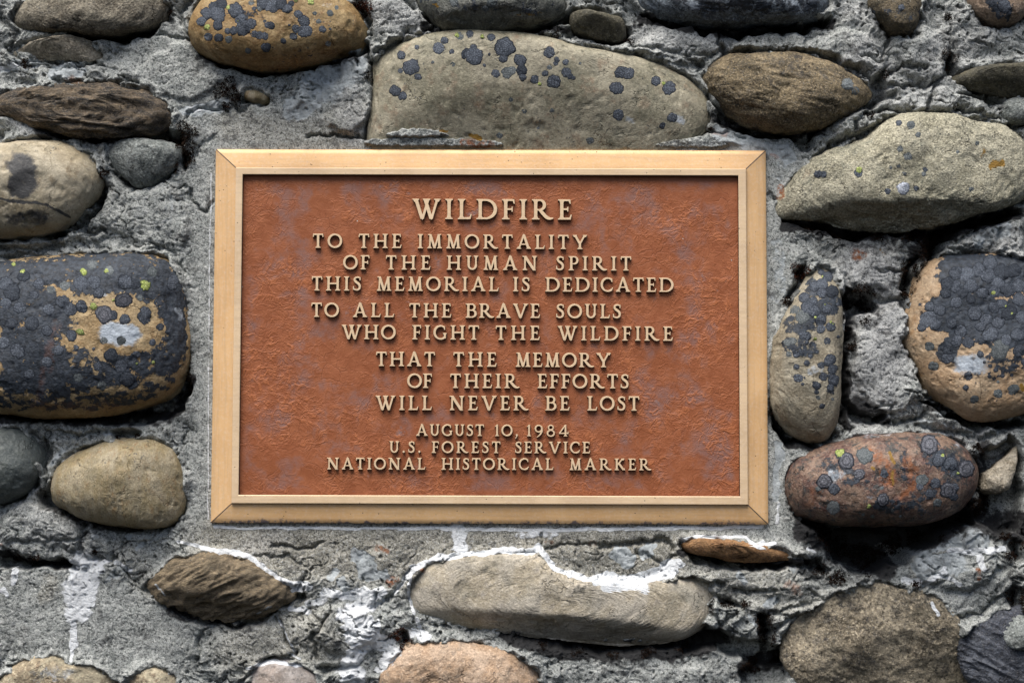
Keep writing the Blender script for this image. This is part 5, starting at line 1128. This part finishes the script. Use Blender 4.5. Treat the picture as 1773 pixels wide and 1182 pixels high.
_cache = {}
def glyph_mesh(ch, cap):
    key = (ch, round(cap, 1))
    if key in _cache: return _cache[key]
    polys = G[ch][1]
    vs, fs = [], []
    for p in polys:
        area = sum(p[i][0] * p[(i + 1) % len(p)][1] - p[(i + 1) % len(p)][0] * p[i][1] for i in range(len(p)))
        if area < 0: p = p[::-1]
        fs.append(list(range(len(vs), len(vs) + len(p)))); vs += [Vector(q) for q in p]
    ed = [(f[i], f[(i + 1) % len(f)]) for f in fs for i in range(len(f))]
    ov, oe, of, *_ = geometry.delaunay_2d_cdt(vs, ed, [], 0, 1e-5)
    V2 = np.array([tuple(v) for v in ov]); T_ = np.array([f for f in of if len(f) == 3])
    cen = V2[T_].mean(1); keep = np.zeros(len(T_), bool)
    for p in polys: keep |= inside(cen[:, 0], cen[:, 1], p)
    T_ = T_[keep]
    used = np.unique(T_); rm = -np.ones(len(V2), int); rm[used] = np.arange(len(used)); V2 = V2[used]; T_ = rm[T_]
    a, b, c = V2[T_[:, 0]], V2[T_[:, 1]], V2[T_[:, 2]]
    ar = (b[:, 0] - a[:, 0]) * (c[:, 1] - a[:, 1]) - (b[:, 1] - a[:, 1]) * (c[:, 0] - a[:, 0])
    T_[ar < 0] = T_[ar < 0][:, ::-1]; T_ = T_[np.abs(ar) > 1e-9]
    es = {}
    for t in T_:
        for k in range(3): es[(t[k], t[(k + 1) % 3])] = 1
    bd = np.array([e for e in es if (e[1], e[0]) not in es])
    n = len(V2); nr = np.zeros((n, 2))
    for i, j in bd:
        d = V2[j] - V2[i]; L = np.linalg.norm(d) + 1e-9; o = np.array([d[1], -d[0]]) / L
        nr[i] += o; nr[j] += o
    ln = np.linalg.norm(nr, axis=1, keepdims=True); nr = np.where(ln > .3, nr / (ln + 1e-9), 0)
    P = V2 * cap
    D = H_T - H_P
    lay = [(P - nr * .30, D), (P + nr * .12, D - .55), (P + nr * .75, -1.5)]
    V = np.concatenate([np.stack([q[:, 0], np.full(n, h), q[:, 1]], 1) for q, h in lay])
    side = []
    for k in range(2):
        side.append(np.stack([bd[:, 0] + k * n, bd[:, 0] + (k + 1) * n, bd[:, 1] + (k + 1) * n, bd[:, 1] + k * n], 1))
    me = mesh_np("letter", V, [T_] + side, [BP, PT], False)
    mi = np.zeros(len(T_) + 2 * len(bd), np.int32); mi[len(T_) + len(bd):] = 1; me.polygons.foreach_set("material_index", mi)
    _cache[key] = me
    return me

LINES = [  # (cap, [(word, x0, y0, x1, y1)]) measured left and right feet of each word
 (35.6, [("WILDFIRE",713.4,379.3,990.2,380.6)]),
 (24.9, [("TO",541.2,429.2,592.3,429.4),("THE",620.6,429.5,695.4,429.8),("IMMORTALITY",723,430,1016.6,431.7)]),
 (24.9, [("OF",594,466.4,639.8,466.6),("THE",667.8,466.8,745.5,467.1),("HUMAN",773.2,467.2,930.5,468.0),("SPIRIT",962.4,468.1,1093.3,468.6)]),
 (24.9, [("THIS",539.3,503.0,625.7,503.3),("MEMORIAL",651.5,503.5,863.6,504.4),("IS",888,504.5,918,504.6),("DEDICATED",944,504.8,1166.6,505.6)]),
 (24.9, [("TO",538.6,548.7,586.8,548.9),("ALL",610.6,549,682.5,549.4),("THE",708.4,549.6,781.6,549.9),("BRAVE",806,550.1,935.2,550.6),("SOULS",962.6,550.8,1076,551.2)]),
 (24.9, [("WHO",591.1,587,685,587.4),("FIGHT",713.4,587.6,829.8,588.2),("THE",858,588.4,934.8,588.8),("WILDFIRE",965.2,589,1165.2,590)]),
 (24.9, [("THAT",650.8,633.6,753.2,634.2),("THE",784.7,634.4,860,634.8),("MEMORY",892.3,635,1057.7,636)]),
 (24.9, [("OF",705,671.4,747.9,671.5),("THEIR",779.2,671.6,899.5,671.9),("EFFORTS",930.5,672,1089.4,672.4)]),
 (24.9, [("WILL",649.8,709.6,747.9,709.8),("NEVER",777.8,710,915.2,710.2),("BE",944,710.3,986.4,710.4),("LOST",1016.7,710.5,1107.3,710.8)]),
 (19.9, [("AUGUST",720.3,754.2,838.2,754.6),("10,",856.5,754.7,897.5,754.9),("1984",911.9,755,984.7,755.3)]),
 (19.9, [("U.S.",673.8,783.5,728.5,783.7),("FOREST",747.2,783.8,866.6,784.1),("SERVICE",891.5,784.2,1022,784.6)]),
 (20.1, [("NATIONAL",565.7,812.2,736.6,812.7),("HISTORICAL",764.2,812.9,958.4,813.4),("MARKER",985.7,813.5,1128,813.9)]),
]
l, r, t, b = PAN
step = 5.0
gx = np.linspace(l - 1, r + 1, int((r - l) / step)); gz = np.linspace(b - 1, t + 1, int((t - b) / step))
A, B = np.meshgrid(gx, gz)
ppx, ppy = proj(np.stack([A, np.full(A.shape, -H_P), B], -1))
bl = np.full(A.shape, 1.0)
for cap_, ws in LINES:
    for w, x0, y0, x1, y1 in ws:
        d = np.maximum(np.maximum(x0 - ppx, ppx - x1), np.maximum(y0 - cap_ - ppy, ppy - y0))
        bl = np.minimum(bl, sstep(-4, 16, d))
e = np.minimum(np.minimum(A - l, r - A), np.minimum(B - b, t - B))
bl = np.minimum(bl, sstep(2, 16, e))
Hp = H_P + .55 * fbm2(A, B, 60, 2, 15)
idx = np.arange(A.size).reshape(A.shape)
q = np.stack([idx[:-1, :-1], idx[:-1, 1:], idx[1:, 1:], idx[1:, :-1]], -1).reshape(-1, 4)
PANEL = link("panel", mesh_np("panel", np.stack([A.ravel(), Hp.ravel(), B.ravel()], 1), q, panel_material(), True, {'bloom': bl.ravel()}), PL, "rust-brown leather-textured panel")

nlet = 0
for cap_px, words in LINES:
    for w, x0, y0, x1, y1 in words:
        (X0, X1), (Z0, Z1) = unproj([x0, x1], [y0, y1], H_T)
        cap = cap_px * .9985 * (3447.1 - H_T) / 3447.1 * 1.0
        wid = [G[c][0] * cap for c in w]
        gap = (X1 - X0 - sum(wid)) / max(1, len(w) - 1)
        x = X0
        for c, wd in zip(w, wid):
            u = (x - X0) / max(1, X1 - X0)
            o = link("letter", glyph_mesh(c, cap), PANEL, "raised letter " + c if c.isalpha() else ("raised full stop" if c == '.' else "raised comma" if c == ',' else "raised figure " + c))
            o.location = (x * S, -H_P * S, (Z0 + (Z1 - Z0) * u) * S)
            x += wd + gap; nlet += 1
print("letters", nlet, time.time() - T0)
